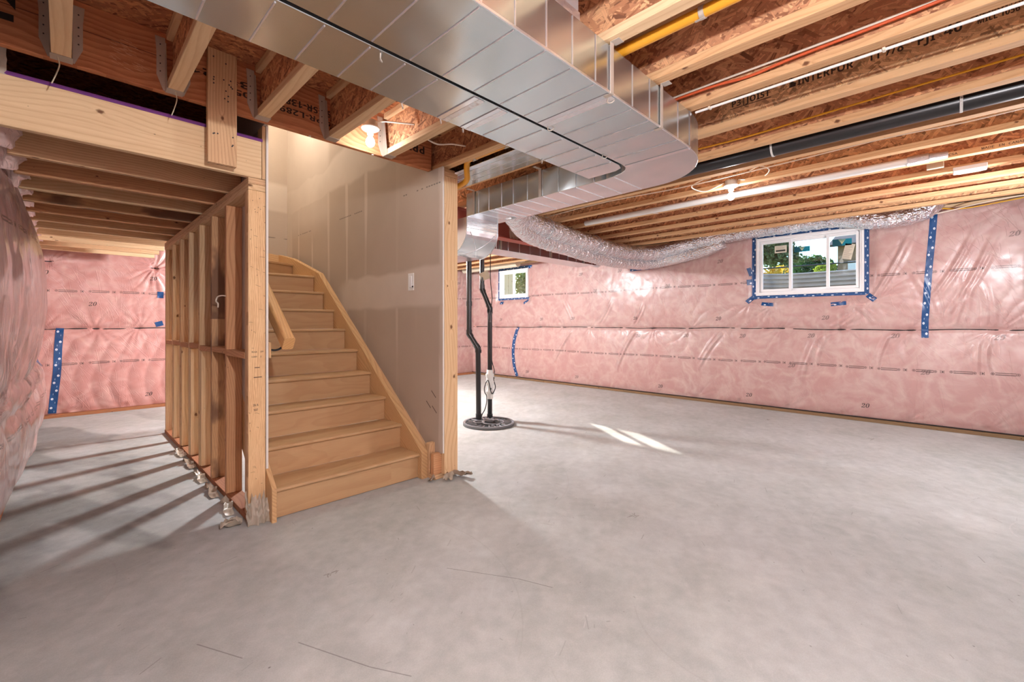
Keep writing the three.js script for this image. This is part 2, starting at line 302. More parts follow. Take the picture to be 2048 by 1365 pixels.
const floorTex = (R, n) => canvasTex(n, n, (x, w, h) => {
  pixels(x, w, h, (i, j) => concreteAt(R.b0 + (i + 0.5) / w * (R.b1 - R.b0), R.a1 - (j + 0.5) / h * (R.a1 - R.a0), (TBL[(i * 7 + j * 1013) & 65535] - 0.5) * 7));
  const X = (b) => (b - R.b0) / (R.b1 - R.b0) * w, Y = (a) => (R.a1 - a) / (R.a1 - R.a0) * h, M = w / (R.b1 - R.b0);
  let s = 77; const Q = () => { s = (s * 1664525 + 1013904223) >>> 0; return s / 4294967296; };
  for (let i = 0; i < 90; i++) {                                        // trowel arcs
    const b = -0.5 + 7 * Q(), a = -0.8 + 9 * Q(), r = 0.25 + 0.9 * Q(), t0 = Q() * 6.3, t1 = t0 + 0.5 + Q(); x.lineWidth = (0.002 + 0.006 * Q()) * M; x.strokeStyle = Q() < 0.6 ? `rgba(140,135,132,${0.05 + 0.09 * Q()})` : `rgba(226,224,222,${0.05 + 0.1 * Q()})`;
    x.beginPath(); x.arc(X(b), Y(a), r * M, t0, t1); x.stroke();
  }
  for (let i = 0; i < 1700; i++) { const b = -0.5 + 7.4 * Q(), a = -0.8 + 9.2 * Q(), L = 0.01 + 0.1 * Q() * Q(), an = Q() < 0.6 ? -0.75 + 0.5 * Q() : Q() * 3.1; x.lineWidth = Math.max(0.7, (0.001 + 0.0025 * Q()) * M); x.strokeStyle = Q() < 0.72 ? `rgba(96,90,87,${0.15 + 0.4 * Q()})` : `rgba(232,230,228,${0.15 + 0.2 * Q()})`; x.beginPath(); x.moveTo(X(b), Y(a)); x.lineTo(X(b) + L * M * Math.cos(an), Y(a) + L * M * Math.sin(an)); x.stroke(); }
  for (let i = 0; i < 420; i++) { const b = -0.5 + 7.4 * Q(), a = -0.8 + 9.2 * Q(); x.fillStyle = `rgba(60,54,52,${0.25 + 0.5 * Q()})`; x.beginPath(); x.ellipse(X(b), Y(a), (0.0015 + 0.004 * Q() * Q()) * M, (0.0015 + 0.003 * Q() * Q()) * M, Q() * 3, 0, 7); x.fill(); }
  x.strokeStyle = 'rgba(70,64,62,.8)'; x.lineCap = 'round';             // long scratches seen in the foreground
  for (const pts of [[[1.32, 1.75], [1.5, 1.44], [1.56, 1.28]], [[0.62, 1.74], [0.75, 1.44], [0.83, 1.3]], [[0.35, 2.0], [0.45, 1.8]]]) { x.lineWidth = 0.0022 * M; x.beginPath(); pts.forEach(([b, a], k) => (k ? x.lineTo(X(b), Y(a)) : x.moveTo(X(b), Y(a)))); x.stroke(); }
  for (const [b, a, r] of [[5.9, 0.55, 0.12], [2.5, 1.4, 0.05], [0.9, 2.1, 0.04], [6.2, 1.6, 0.06]]) { x.strokeStyle = 'rgba(96,84,78,.5)'; x.lineWidth = 0.004 * M; for (let k = 0; k < 7; k++) { x.beginPath(); x.moveTo(X(b + (Q() - 0.5) * r), Y(a + (Q() - 0.5) * r)); x.lineTo(X(b + (Q() - 0.5) * r * 2), Y(a + (Q() - 0.5) * r)); x.stroke(); } }
}, { clamp: true });
T.floorNear = floorTex(NEAR, 2048); T.floorFar = floorTex(FAR, 2048);
T.grit = canvasTex(512, 512, (x, w, h) => pixels(x, w, h, (i, j) => { const v = 120 + 70 * fbm(i / 16, j / 16, 4) + 40 * TBL[(i * 31 + j * 517) & 65535]; return [v, v, v]; }), { linear: true, su: 0.9, sv: 0.9 });

// fibreglass seen through milky plastic, with the print of the sheet and of the batts
function wallTex(u0, u1, nums, marks, seed, flip, tint = [0, 0, 0]) {
  const W = 2048, H = Math.round(2048 * 2.56 / (u1 - u0) / 1); const h0 = Math.min(1100, H);
  return canvasTex(W, h0, (x, w, h) => {
    const M = w / (u1 - u0);
    pixels(x, w, h, (i, j) => {
      const u = u0 + i / w * (u1 - u0), v = 2.56 * (1 - j / h), wx = fbm(u * 3 + seed, v * 3, 3) * 2.4, wy = fbm(u * 3 + 9, v * 3 + seed, 3) * 2.4;
      const f = ridge(u * 6.5 + wx, v * 6.5 + wy, 4), g = fbm(u * 1.1 + 5, v * 1.1 + seed, 3), q = fbm(u * 16 + wx * 2, v * 16, 3);
      const t = clamp((f - 0.42) * 1.15 + (q - 0.5) * 0.8 + 0.08, 0, 1), k = clamp((g - 0.36) * 1.6, 0, 1);
      const c = [mix(184, 202, t), mix(147, 179, t), mix(142, 172, t)]; const s = [mix(c[0], 187, k * 0.38), mix(c[1], 137, k * 0.38), mix(c[2], 132, k * 0.38)];
      return [s[0] + tint[0], s[1] + tint[1], s[2] + tint[2]];
    });
    const X = (u) => (u - u0) * M, Y = (v) => (1 - v / 2.56) * h, S = h / 2.56;
    x.save(); x.scale(1, 1);
    for (const [u, v, dk] of nums) {
      x.save(); x.translate(X(u), Y(v)); x.scale(1, S / M); x.rotate(flip * -0.06); x.font = `italic bold ${0.072 * M}px serif`; x.fillStyle = `rgba(52,40,40,${dk ? 0.85 : 0.4})`; x.textAlign = 'center'; x.fillText('20', 0, 0);
      if (!dk) { x.globalAlpha = 0.5; x.fillText('20', 4, -3); } x.restore();
    }
    for (const v of marks) for (let u = u0 - 0.1; u < u1 + 0.2; u += 0.31) {
      const s = 0.31 * M; x.save(); x.translate(X(u + (TBL[Math.floor(u * 10 + 200) & 1023] - 0.5) * 0.01), Y(v + 0.006 * Math.sin(u * 3))); x.scale(1, S / M); x.fillStyle = x.strokeStyle = 'rgba(58,40,40,.82)';
      x.lineWidth = 0.0035 * M; for (const e of [0.04, 0.62]) { x.beginPath(); x.arc(e * s, 0, 0.0125 * M, 0, 7); x.stroke(); x.beginPath(); x.arc(e * s, 0, 0.0055 * M, 0, 7); x.fill(); }
      x.font = `bold ${0.0145 * M}px sans-serif`;
      for (let k = 0; k < 15; k++) { x.fillRect((0.10 + k * 0.032) * s, -0.014 * M, 0.024 * s, 0.0085 * M); x.fillRect((0.10 + k * 0.032) * s, 0.005 * M, 0.026 * s, 0.0095 * M); }
      for (const e of [0.75, 0.79, 0.84]) x.fillRect(e * s, -0.018 * M, 0.004 * M, 0.034 * M); x.fillRect(0.80 * s, -0.008 * M, 0.03 * s, 0.016 * M);
      x.restore();
    }
    x.restore();
  }, { clamp: true });
}
// joint-compound bands plus a lighter zone high at the far end of the stair drywall: u over a 2.74..6.18, v over y 0..4.2
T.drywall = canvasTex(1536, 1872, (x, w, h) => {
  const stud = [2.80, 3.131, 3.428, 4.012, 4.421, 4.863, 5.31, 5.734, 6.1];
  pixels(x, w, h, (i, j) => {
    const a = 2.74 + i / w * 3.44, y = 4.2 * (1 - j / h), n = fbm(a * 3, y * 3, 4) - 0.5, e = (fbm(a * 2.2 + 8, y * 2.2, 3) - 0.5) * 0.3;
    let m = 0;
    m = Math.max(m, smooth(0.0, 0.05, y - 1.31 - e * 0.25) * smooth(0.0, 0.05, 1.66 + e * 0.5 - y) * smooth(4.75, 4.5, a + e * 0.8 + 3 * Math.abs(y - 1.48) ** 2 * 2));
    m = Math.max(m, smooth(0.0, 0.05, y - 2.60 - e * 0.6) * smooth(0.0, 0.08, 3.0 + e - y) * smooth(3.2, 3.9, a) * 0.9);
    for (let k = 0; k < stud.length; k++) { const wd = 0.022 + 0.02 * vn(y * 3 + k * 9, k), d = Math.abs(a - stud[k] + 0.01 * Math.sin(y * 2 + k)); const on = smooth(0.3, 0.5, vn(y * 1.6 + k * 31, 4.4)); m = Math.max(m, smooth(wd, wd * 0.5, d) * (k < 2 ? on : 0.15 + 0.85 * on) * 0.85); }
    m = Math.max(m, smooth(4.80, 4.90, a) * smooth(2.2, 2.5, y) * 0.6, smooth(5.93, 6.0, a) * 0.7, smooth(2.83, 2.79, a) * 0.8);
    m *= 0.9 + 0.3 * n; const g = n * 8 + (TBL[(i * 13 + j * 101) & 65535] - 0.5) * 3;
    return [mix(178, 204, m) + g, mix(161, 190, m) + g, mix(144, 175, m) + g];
  });
  const X = (a) => (a - 2.74) / 3.44 * w, Y = (y) => (1 - y / 4.2) * h;
  x.fillStyle = 'rgba(88,80,74,.7)';
  for (const [a0, a1, y] of [[2.80, 3.32, 2.305], [4.05, 4.6, 2.31], [5.36, 5.74, 2.305]]) for (let a = a0; a < a1; a += 0.034) if (TBL[Math.floor(a * 100) & 1023] > 0.25) x.fillRect(X(a), Y(y), 0.022 / 3.44 * w, 4);
  x.strokeStyle = 'rgba(70,58,50,.8)'; x.lineWidth = 3; for (const [a, y] of [[2.85, 0.5], [2.86, 0.62], [2.93, 0.53]]) { x.beginPath(); x.moveTo(X(a), Y(y)); x.lineTo(X(a + 0.06), Y(y + 0.05)); x.stroke(); }
}, { clamp: true });
T.galv = canvasTex(512, 512, (x, w, h) => pixels(x, w, h, (i, j) => { const a = fbm(i / 60, j / 30, 3), b = fbm(i / 200, j / 200 + 4, 2), v = 128 + 60 * (a - 0.5) + 90 * (b - 0.5); return [v, v, v]; }), { linear: true, su: 0.5, sv: 0.5 });
T.dent = canvasTex(512, 512, (x, w, h) => pixels(x, w, h, (i, j) => { const s = (k) => 0.5 + 0.5 * Math.sin(k * 2 * Math.PI); const u = i / w, v = j / h, q = 0.5 * s(u + 0.3 * s(v)) + 0.3 * s(2 * v + 0.4 * s(u * 1)) + 0.2 * s(3 * u + v); const V2 = 255 * q; return [V2, V2, V2]; }), { linear: true, su: 0.6, sv: 0.45 });
T.crinkle = canvasTex(512, 512, (x, w, h) => {
  pixels(x, w, h, (i, j) => { const f = (i2, j2) => ridge(i2 / 26, j2 / 26, 3); const u = i / w, v = j / h; const q = (1 - u) * (1 - v) * f(i, j) + u * (1 - v) * f(i - w, j) + (1 - u) * v * f(i, j - h) + u * v * f(i - w, j - h); const c = 255 * q; return [c, c, c]; });
}, { linear: true, su: 0.55, sv: 0.55 });
T.film = canvasTex(1024, 1024, (x, w, h) => {                        // fine creases of stretched plastic
  x.fillStyle = '#808080'; x.fillRect(0, 0, w, h); let s = 3; const Q = () => { s = (s * 1664525 + 1013904223) >>> 0; return s / 4294967296; };
  for (let i = 0; i < 150; i++) { const X = Q() * w, Y = Q() * h, L = 40 + Q() * 260, an = 1.1 + (Q() - 0.5) * 1.1, lw = 2 + Q() * 9; for (const [dx, dy] of [[0, 0], [w, 0], [-w, 0], [0, h], [0, -h]]) for (const [o, c] of [[0, `rgba(255,255,255,${0.2 + 0.4 * Q()})`], [lw, 'rgba(0,0,0,.28)']]) { x.strokeStyle = c; x.lineWidth = lw; x.lineCap = 'round'; x.beginPath(); x.moveTo(X + dx + o, Y + dy); x.quadraticCurveTo(X + dx + o + L * 0.5 * Math.cos(an) + 8, Y + dy + L * 0.5 * Math.sin(an), X + dx + o + L * Math.cos(an), Y + dy + L * Math.sin(an)); x.stroke(); } }
}, { linear: true, su: 1.1, sv: 1.1 });
T.strand = canvasTex(512, 512, (x, w, h) => pixels(x, w, h, (i, j) => { const u = i / w, v = j / h, f = (a, b) => ridge(a / 9 + 0.6 * fbm(b / 60, a / 30, 2), b / 150, 3), q = mix(f(i, j), f(i - w, j), u), q2 = mix(f(i, j - h), f(i - w, j - h), u), c = 255 * mix(q, q2, v); return [c, c, c]; }), { linear: true });
T.tape = canvasTex(1024, 96, (x, w, h) => {
  x.fillStyle = '#154a80'; x.fillRect(0, 0, w, h);
  for (let i = 0; i < 9; i++) { const X = (i + 0.5 + 0.3 * (TBL[i] - 0.5)) / 9 * w, Y = h * (i % 2 ? 0.3 : 0.7); x.fillStyle = '#e8ecf2'; x.beginPath(); x.arc(X, Y, 15, 0, 7); x.fill(); x.fillStyle = '#1b4c8c'; x.font = 'bold 22px sans-serif'; x.textAlign = 'center'; x.textBaseline = 'middle'; x.save(); x.translate(X, Y); x.rotate(Math.PI / 2); x.fillText('T', 0, 1); x.restore(); x.fillStyle = 'rgba(230,236,244,.85)'; x.fillRect(X + 38, h * (i % 2 ? 0.62 : 0.28), 22, 5); }
}, { su: 0.98, sv: 0.058 });
T.stickTeal = canvasTex(256, 128, (x, w, h) => { x.fillStyle = '#0f4f5c'; x.fillRect(0, 0, w, h); x.fillStyle = '#0a7f95'; x.fillRect(w * 0.5, 0, w * 0.5, h); x.fillStyle = '#7f9a86'; x.beginPath(); x.moveTo(w * 0.3, 6); x.lineTo(w * 0.7, 6); x.lineTo(w * 0.5, h * 0.85); x.fill(); x.strokeStyle = '#ece3b0'; x.lineWidth = 7; x.beginPath(); x.moveTo(w * 0.44, h * 0.3); x.lineTo(w * 0.5, h * 0.66); x.lineTo(w * 0.57, h * 0.3); x.stroke(); }, { clamp: true });
T.stickPaper = canvasTex(160, 256, (x, w, h) => { x.fillStyle = '#d9d0bd'; x.fillRect(0, 0, w, h); x.fillStyle = '#8c8577'; for (let i = 0; i < 15; i++) x.fillRect(10, 14 + i * 16, (w - 20) * (0.6 + 0.4 * TBL[i]), 4); }, { clamp: true });
T.stickLabel = canvasTex(256, 160, (x, w, h) => { x.fillStyle = '#ddd6c2'; x.fillRect(0, 0, w, h); x.fillStyle = '#4a4a44'; x.fillRect(24, 92, w - 50, 40); x.fillStyle = '#938c7c'; for (let i = 0; i < 4; i++) x.fillRect(16, 16 + i * 18, (w - 32) * (0.6 + 0.4 * TBL[i]), 6); }, { clamp: true });

// ---------------------------------------------------------------- materials
const std = (o) => new THREE.MeshStandardMaterial({ roughness: 0.8, metalness: 0, ...o });
const phy = (o) => new THREE.MeshPhysicalMaterial({ roughness: 0.5, metalness: 0, ...o });
const C = (r, g, b) => new THREE.Color().setRGB(r / 255, g / 255, b / 255, THREE.SRGBColorSpace);
const M = {
  pineA: std({ map: T.pineA }), pineB: std({ map: T.pineB }), pineC: std({ map: T.pineC }),
  pineRed: std({ map: T.pineB, color: C(246, 226, 214) }), flange: std({ map: T.pineA, color: C(247, 234, 224) }), flangeB: std({ map: T.pineC, color: C(245, 230, 218) }), pineWarm: std({ map: T.pineA, color: C(250, 236, 218) }),
  plate: std({ map: T.pineB, color: C(196, 158, 140) }), stain: std({ map: T.stain }),
  osb: std({ map: T.osb }), osbB: std({ map: T.osbB }), osbPrint: std({ map: T.osbPrint }), flangePrint: std({ map: T.flangePrint }),
  subfloor: std({ map: T.osb, color: C(236, 214, 198) }), rim: std({ map: T.rim }), stamp: std({ map: T.stamp }),
  ply: std({ map: T.ply, color: C(246, 244, 240), roughness: 0.55 }), oak: std({ map: T.oak, roughness: 0.5 }), rail: std({ map: T.oak, color: C(255, 246, 226), roughness: 0.45 }),
  floorNear: std({ map: T.floorNear, bumpMap: T.grit, bumpScale: 0.0006, roughness: 0.72 }), floorFar: std({ map: T.floorFar, bumpMap: T.grit, bumpScale: 0.0006, roughness: 0.72 }),
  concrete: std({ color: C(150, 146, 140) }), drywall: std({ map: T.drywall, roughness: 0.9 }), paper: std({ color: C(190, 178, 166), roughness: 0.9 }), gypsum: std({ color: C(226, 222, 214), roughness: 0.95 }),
  purple: std({ color: C(112, 52, 128), roughness: 0.7 }),
  galv: std({ color: C(204, 213, 217), metalness: 0.95, roughness: 0.25, roughnessMap: null, bumpMap: T.dent, bumpScale: 0.004 }),
  galvBottom: std({ color: C(214, 217, 222), metalness: 0.85, roughness: 0.5, bumpMap: T.galv, bumpScale: 0.0015 }),
  galvShiny: std({ color: C(224, 227, 232), metalness: 0.95, roughness: 0.24, bumpMap: T.dent, bumpScale: 0.006 }),
  rib: std({ color: C(232, 234, 238), metalness: 0.9, roughness: 0.3 }), steel: std({ color: C(198, 188, 176), metalness: 0.55, roughness: 0.55 }), strap: std({ color: C(70, 68, 68), metalness: 0.6, roughness: 0.5 }),
  foil: std({ color: C(236, 238, 242), metalness: 0.95, roughness: 0.16, bumpMap: T.crinkle, bumpScale: 0.022 }), foilTape: std({ color: C(226, 228, 232), metalness: 0.9, roughness: 0.3, bumpMap: T.crinkle, bumpScale: 0.006 }),
  gapShade: std({ color: C(28, 27, 27), roughness: 0.95 }), gas: std({ color: C(216, 152, 38), roughness: 0.45 }), abs: phy({ color: C(30, 30, 32), roughness: 0.32, clearcoat: 0.3, clearcoatRoughness: 0.25 }),
  redSteel: std({ color: C(168, 84, 70), roughness: 0.7, bumpMap: T.grit, bumpScale: 0.001 }), spray: std({ color: C(206, 172, 150), roughness: 0.95 }),
  pvc: std({ color: C(236, 236, 232), roughness: 0.4 }), cream: std({ color: C(216, 208, 184), roughness: 0.6 }), porcelain: phy({ color: C(242, 238, 228), roughness: 0.25, clearcoat: 0.6 }),
  wireWhite: std({ color: C(238, 226, 208), roughness: 0.6 }), wireYellow: std({ color: C(232, 176, 40), roughness: 0.6 }), wireOrange: std({ color: C(204, 88, 44), roughness: 0.6 }), wireBlack: std({ color: C(26, 24, 24), roughness: 0.6 }),
  pex: std({ color: C(30, 96, 160), roughness: 0.4 }), pexRed: std({ color: C(196, 50, 50), roughness: 0.4 }),
  tape: phy({ map: T.tape, roughness: 0.35, clearcoat: 0.3 }), tapePlain: phy({ color: C(22, 70, 124), roughness: 0.35, clearcoat: 0.3 }), staple: std({ color: C(30, 28, 34), roughness: 0.6 }), sealant: std({ color: C(40, 34, 33), roughness: 0.8 }),
  vinyl: std({ color: C(240, 240, 240), roughness: 0.35 }), glass: phy({ color: 0xffffff, transmission: 1, thickness: 0, roughness: 0.0, ior: 1.45 }),
  film: phy({ color: C(240, 226, 220), transmission: 0.55, thickness: 0, roughness: 0.35 }), black: std({ color: C(20, 20, 20), roughness: 0.5 }), kraft: std({ color: C(206, 192, 166), roughness: 0.9, side: THREE.DoubleSide }), sill: std({ map: T.pineB, color: C(158, 154, 146) }), debris: std({ color: C(150, 132, 114), roughness: 0.95, side: THREE.DoubleSide }),
  well: std({ color: C(178, 174, 168), metalness: 0.25, roughness: 0.6 }), soil: std({ color: C(120, 104, 82), roughness: 1 }), grass: std({ color: C(120, 132, 74), roughness: 1 }), house: std({ color: C(150, 122, 98), roughness: 0.9 }), roof: std({ color: C(84, 74, 68), roughness: 0.9 }), bark: std({ color: C(82, 66, 52), roughness: 1 }),
  bulb: std({ color: C(255, 250, 240), emissive: new THREE.Color(1, 0.97, 0.95), emissiveIntensity: 2.2, roughness: 0.4 }),
};
const leaf = (r, g, b) => phy({ color: C(r, g, b), transmission: 0.35, thickness: 0, roughness: 0.9, side: THREE.DoubleSide });

// ---------------------------------------------------------------- room shell
const cloneTex = (t, ru, rv) => { const q = t.clone(); q.repeat.set(ru, rv); q.needsUpdate = true; return q; };
M.floorNear.bumpMap = cloneTex(T.grit, 5 / 0.9, 5 / 0.9); M.floorFar.bumpMap = cloneTex(T.grit, 8 / 0.9, 9.6 / 0.9);
const floor = struct('floor');
const floorUV = (R) => (b, y, a) => [(b - R.b0) / (R.b1 - R.b0), (a - R.a0) / (R.a1 - R.a0)];
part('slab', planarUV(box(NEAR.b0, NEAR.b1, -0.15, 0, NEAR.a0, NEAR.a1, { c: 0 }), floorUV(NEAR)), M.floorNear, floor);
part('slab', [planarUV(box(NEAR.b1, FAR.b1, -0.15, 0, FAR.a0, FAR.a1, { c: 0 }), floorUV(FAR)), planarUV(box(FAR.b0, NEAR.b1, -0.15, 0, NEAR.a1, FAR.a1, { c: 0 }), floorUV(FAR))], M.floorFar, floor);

const WIN1 = { a0: 0.735, a1: 1.95, y0: 1.60, y1: 2.41 }, WIN2 = { a0: 6.372, a1: 7.245, y0: 1.772, y1: 2.396 };
// plastic-covered insulation as a height field; at(u, v, d) puts a point at height v, place u and depth d into the room
function blanket(u0, u1, v1, depth, at, holes, step = 0.016) {
  const grid = (lo, hi, edges) => { const n = Math.round((hi - lo) / step), r = []; for (let i = 0; i <= n; i++) { let x = lo + (hi - lo) * i / n; for (const e of edges) if (Math.abs(x - e) < step * 0.5) x = e; r.push(x); } return r; };
  const us = grid(u0, u1, holes.flatMap((h) => [h[0], h[1]])), vs = grid(0.04, v1, holes.flatMap((h) => [h[2], h[3]]));
  const pos = [], uv = [], idx = [], W = us.length;
  for (const v of vs) for (const u of us) { const p = at(u, v, depth(u, v)); pos.push(p.x, p.y, p.z); uv.push((u - u0) / (u1 - u0), v / 2.56); }
  for (let j = 0; j < vs.length - 1; j++) for (let i = 0; i < W - 1; i++) {
    const cu = (us[i] + us[i + 1]) / 2, cv = (vs[j] + vs[j + 1]) / 2; if (holes.some((h) => cu > h[0] && cu < h[1] && cv > h[2] && cv < h[3])) continue;
    const k = j * W + i; idx.push(k, k + 1, k + W + 1, k, k + W + 1, k + W);
  }
  const g = new THREE.BufferGeometry(); g.setAttribute('position', new THREE.Float32BufferAttribute(pos, 3)); g.setAttribute('uv', new THREE.Float32BufferAttribute(uv, 2)); g.setIndex(idx); g.computeVertexNormals(); return g;
}
const folds = (pins) => (u, v) => {                                       // creases running out of every staple
  let s = 0;
  for (const [pu, pv, n, R, A, ph] of pins) { const dx = u - pu, dy = v - pv, r = Math.hypot(dx, dy); if (r > R * 3.2) continue; const th = Math.atan2(dy, dx), w = Math.abs(Math.sin(th * n + ph + 0.5 * Math.sin(r * 13 + ph) + 1.3 * Math.sin(th * 1.7 + ph * 3))) * (0.35 + 0.65 * vn(th * 2.2 + ph * 5 + 9, r * 5)); s += A * Math.exp(-r / R) * Math.pow(w, 0.7) * smooth(0, 0.05, r) - 0.012 * Math.exp(-(r * r) / 0.0016); }
  return s;
};
function pinsFor(list, R = 0.24, A = 0.018) { return list.map(([u, v], i) => [u, v, 4 + Math.floor(TBL[i * 3 + 5] * 4), R * (0.7 + 0.7 * TBL[i * 5 + 9]), A * (0.6 + 0.8 * TBL[i * 7 + 2]), TBL[i + 77] * 6]); }
const seamWave = (u) => 1.132 + 0.006 * Math.sin(u * 2.1) + 0.004 * Math.sin(u * 7.3 + 1);
const pillow = (u, v, amp) => { const s = seamWave(u), t = v > s ? (v - s) / (2.5 - s) : (s - v) / (s - 0.03); const seam = Math.exp(-((v - s) ** 2) / 0.00035); return amp * Math.pow(Math.max(0, Math.sin(Math.PI * clamp(t, 0, 1))), 0.55) - 0.012 * seam + 0.01 * (fbm(u * 2.2 + 30, v * 2.2, 3) - 0.5) + 0.006 * (fbm(u * 9, v * 9 + 3, 2) - 0.5); };

const seamPins = []; for (let a = -0.45; a < 8.2; a += 0.66) seamPins.push([-(a + 0.1 * Math.sin(a * 9)), seamWave(-a)]);
const topPins = [], botPins = []; for (let a = -0.5; a < 8.2; a += 0.62) { topPins.push([-a, 2.47]); botPins.push([-a - 0.2, 0.06]); }
const fR = folds([...pinsFor(seamPins, 0.30, 0.013), ...pinsFor(topPins, 0.3, 0.012), ...pinsFor(botPins, 0.26, 0.009), ...pinsFor([[-0.62, 1.5], [-2.04, 1.49], [-0.93, 1.45], [-1.72, 1.45], [-0.64, 2.44], [-6.3, 1.7], [-7.3, 1.7]], 0.3, 0.016)]);
const CREASES = [[0.70, 1.43, 0.27, 2.41], [0.14, 1.48, -0.25, 2.37], [0.02, 1.25, -0.39, 2.31], [1.08, 1.16, 0.8, 1.43], [0.63, 1.19, 0.88, 1.46], [-0.29, 1.16, -0.24, 1.67], [0.1, 1.2, 0.35, 1.9], [-0.05, 1.16, -0.12, 1.8], [1.18, 1.1, 1.42, 0.27], [1.1, 1.08, 1.22, 0.6], [0.5, 1.08, 0.62, 0.5], [-0.24, 1.0, -0.26, 0.5], [-0.3, 0.98, -0.36, 0.55], [3.85, 1.08, 4.25, 0.25], [3.9, 1.2, 3.7, 1.6], [5.2, 1.2, 5.5, 1.75], [5.2, 1.08, 5.7, 0.3], [2.4, 1.08, 2.8, 0.4], [4.6, 1.2, 4.3, 1.7]];
const creaseAt = (a, v) => { let s = 0; for (const [a0, v0, a1, v1] of CREASES) { const dx = a1 - a0, dy = v1 - v0, L2 = dx * dx + dy * dy, t = ((a - a0) * dx + (v - v0) * dy) / L2; if (t < 0 || t > 1) continue; const L = Math.sqrt(L2), q = ((a - a0) * dy - (v - v0) * dx) / L + 0.03 * Math.sin(t * 3.1); if (Math.abs(q) > 0.12) continue; const f = smooth(0, 0.1, t) * smooth(1, 0.55, t); s += f * (0.016 * Math.exp(-q * q / 0.00035) - 0.007 * Math.exp(-((q - 0.035) ** 2) / 0.0004) + 0.009 * Math.exp(-((q + 0.055) ** 2) / 0.00035)); } return s; };
const rightDepth = (u, v) => { let d = pillow(u, v, 0.055) + fR(u, v) + creaseAt(-u, v); for (const w of [WIN1, WIN2]) { const ou = Math.max(-u - w.a1, w.a0 + u, 0), ov = Math.max(w.y0 - v, v - w.y1, 0); d *= smooth(0.0, 0.16, Math.hypot(ou, ov)); } return d; };
const RB = 6.985;
const num = (l) => l.map(([a, y, k]) => [-a, y, k]);
T.wallNear = wallTex(-3.6, 0.75, num([[2.441, 2.113], [2.47, 1.254, 1], [1.134, 1.253], [2.134, 0.997], [1.292, 1.016], [0.45, 1.029], [-0.387, 1.027], [-0.492, 2.111], [3.309, 2.131], [1.51, 0.61], [0.185, 0.616], [2.047, 0.148, 1], [0.726, 0.165, 1], [3.396, 0.141, 1], [2.968, 0.987], [3.266, 1.79]]), [1.795, 0.665], 3.1, 1);
T.wallFar = wallTex(-8.3, -3.6, num([[4.156, 2.118], [5.0, 2.12], [3.852, 1.271, 1], [5.191, 1.28], [3.805, 0.969], [4.672, 1.788], [6.0, 1.27], [7.2, 1.27], [6.4, 0.15], [5.1, 0.15], [7.6, 0.14]]), [1.79, 0.665], 8.7, 1);
const wrap = (map, ru, rv = 2.4) => phy({ map, roughness: 0.5, bumpMap: cloneTex(T.film, ru, rv), bumpScale: 0.0035, clearcoat: 0.36, clearcoatRoughness: 0.26 });
M.wrapNear = wrap(T.wallNear, 4); M.wrapFar = wrap(T.wallFar, 4.3);
const seamLine = (at, u0, u1, depth) => { const pts = []; for (let u = u0; u <= u1; u += 0.11) pts.push(at(u, seamWave(u), depth(u, seamWave(u)) + 0.004)); return tube(pts, 0.008, pts.length * 3, 6); };

const wallRight = struct('wall_right');
const atR = (u, v, d) => V(RB - d, v, -u);
const holes = [WIN1, WIN2].map((w) => [-w.a1, -w.a0, w.y0, w.y1]);
const coreB0 = 7.06, coreB1 = 7.28;
const cut = (a0, a1, y0, y1) => box(coreB0, coreB1, y0, y1, a0, a1, { c: 0 });
part('foundation', [cut(-0.9, WIN1.a0, 0, 2.73), cut(WIN1.a1, WIN2.a0, 0, 2.73), cut(WIN2.a1 + 0.46, 8.6, 0, 2.73), cut(WIN1.a0, WIN1.a1, 0, WIN1.y0), cut(WIN1.a0, WIN1.a1, WIN1.y1, 2.73), cut(WIN2.a0, WIN2.a1 + 0.46, 0, WIN2.y0), cut(WIN2.a0, WIN2.a1 + 0.46, WIN2.y1, 2.73)], M.concrete, wallRight);  // opening widened out of sight past the small window so the sun gets in
part('vapour_barrier', blanket(-3.6, 0.75, 2.5, rightDepth, atR, holes), M.wrapNear, wallRight);
part('vapour_barrier', blanket(-8.3, -3.6, 2.5, rightDepth, atR, holes), M.wrapFar, wallRight);
part('seam', seamLine(atR, -8.2, 0.7, (u, v) => rightDepth(u, v)), M.sealant, wallRight);
part('bottom_plate', [box(6.90, 7.05, 0, 0.036, -0.7, 2.6), box(6.905, 7.05, 0, 0.036, 2.603, 5.9), box(6.9, 7.05, 0, 0.036, 5.903, 8.3)], M.sill, wallRight);
part('seam', tube([-0.65, 0.4, 1.5, 2.6, 3.8, 5, 6.2, 7.4, 8.2].map((a, i) => V(6.944 + (i % 2) * 0.006, 0.043, a)), 0.007, 60, 6), M.sealant, wallRight);
part('top_plate', box(6.96, 7.06, 2.5, 2.54, -0.7, 8.3), M.pineC, wallRight);

const wallBack = struct('wall_back');
const bPins = [[-0.14, 2.0], [0.92, 2.0], [0.3, 1.14], [0.75, 1.14], [0.98, 1.6], [-0.2, 1.14], [0.1, 0.07], [0.6, 0.07]];
const fB = folds([...pinsFor(bPins, 0.30, 0.014), [0.92, 2.0, 7, 0.36, 0.034, 1]]);
const backDepth = (u, v) => pillow(u, v, 0.05) + fB(u, v) + 0.012 * smooth(1.1, 0.9, v) * Math.abs(Math.sin(u * 17 + 2 * Math.sin(v * 4)));
T.wallBack = wallTex(-0.6, 2.2, [[-0.179, 1.83, 1], [0.902, 1.825, 1], [0.268, 1.441, 1], [0.852, 0.169, 1]], [1.63, 0.68], 15.3, 1, [2, -14, -16]);
M.wrapBack = wrap(T.wallBack, 2.6);
const atB = (u, v, d) => V(u, v, 8.2 - d);
part('foundation', box(-0.6, 7.3, 0, 2.73, 8.27, 8.6, { c: 0 }), M.concrete, wallBack);
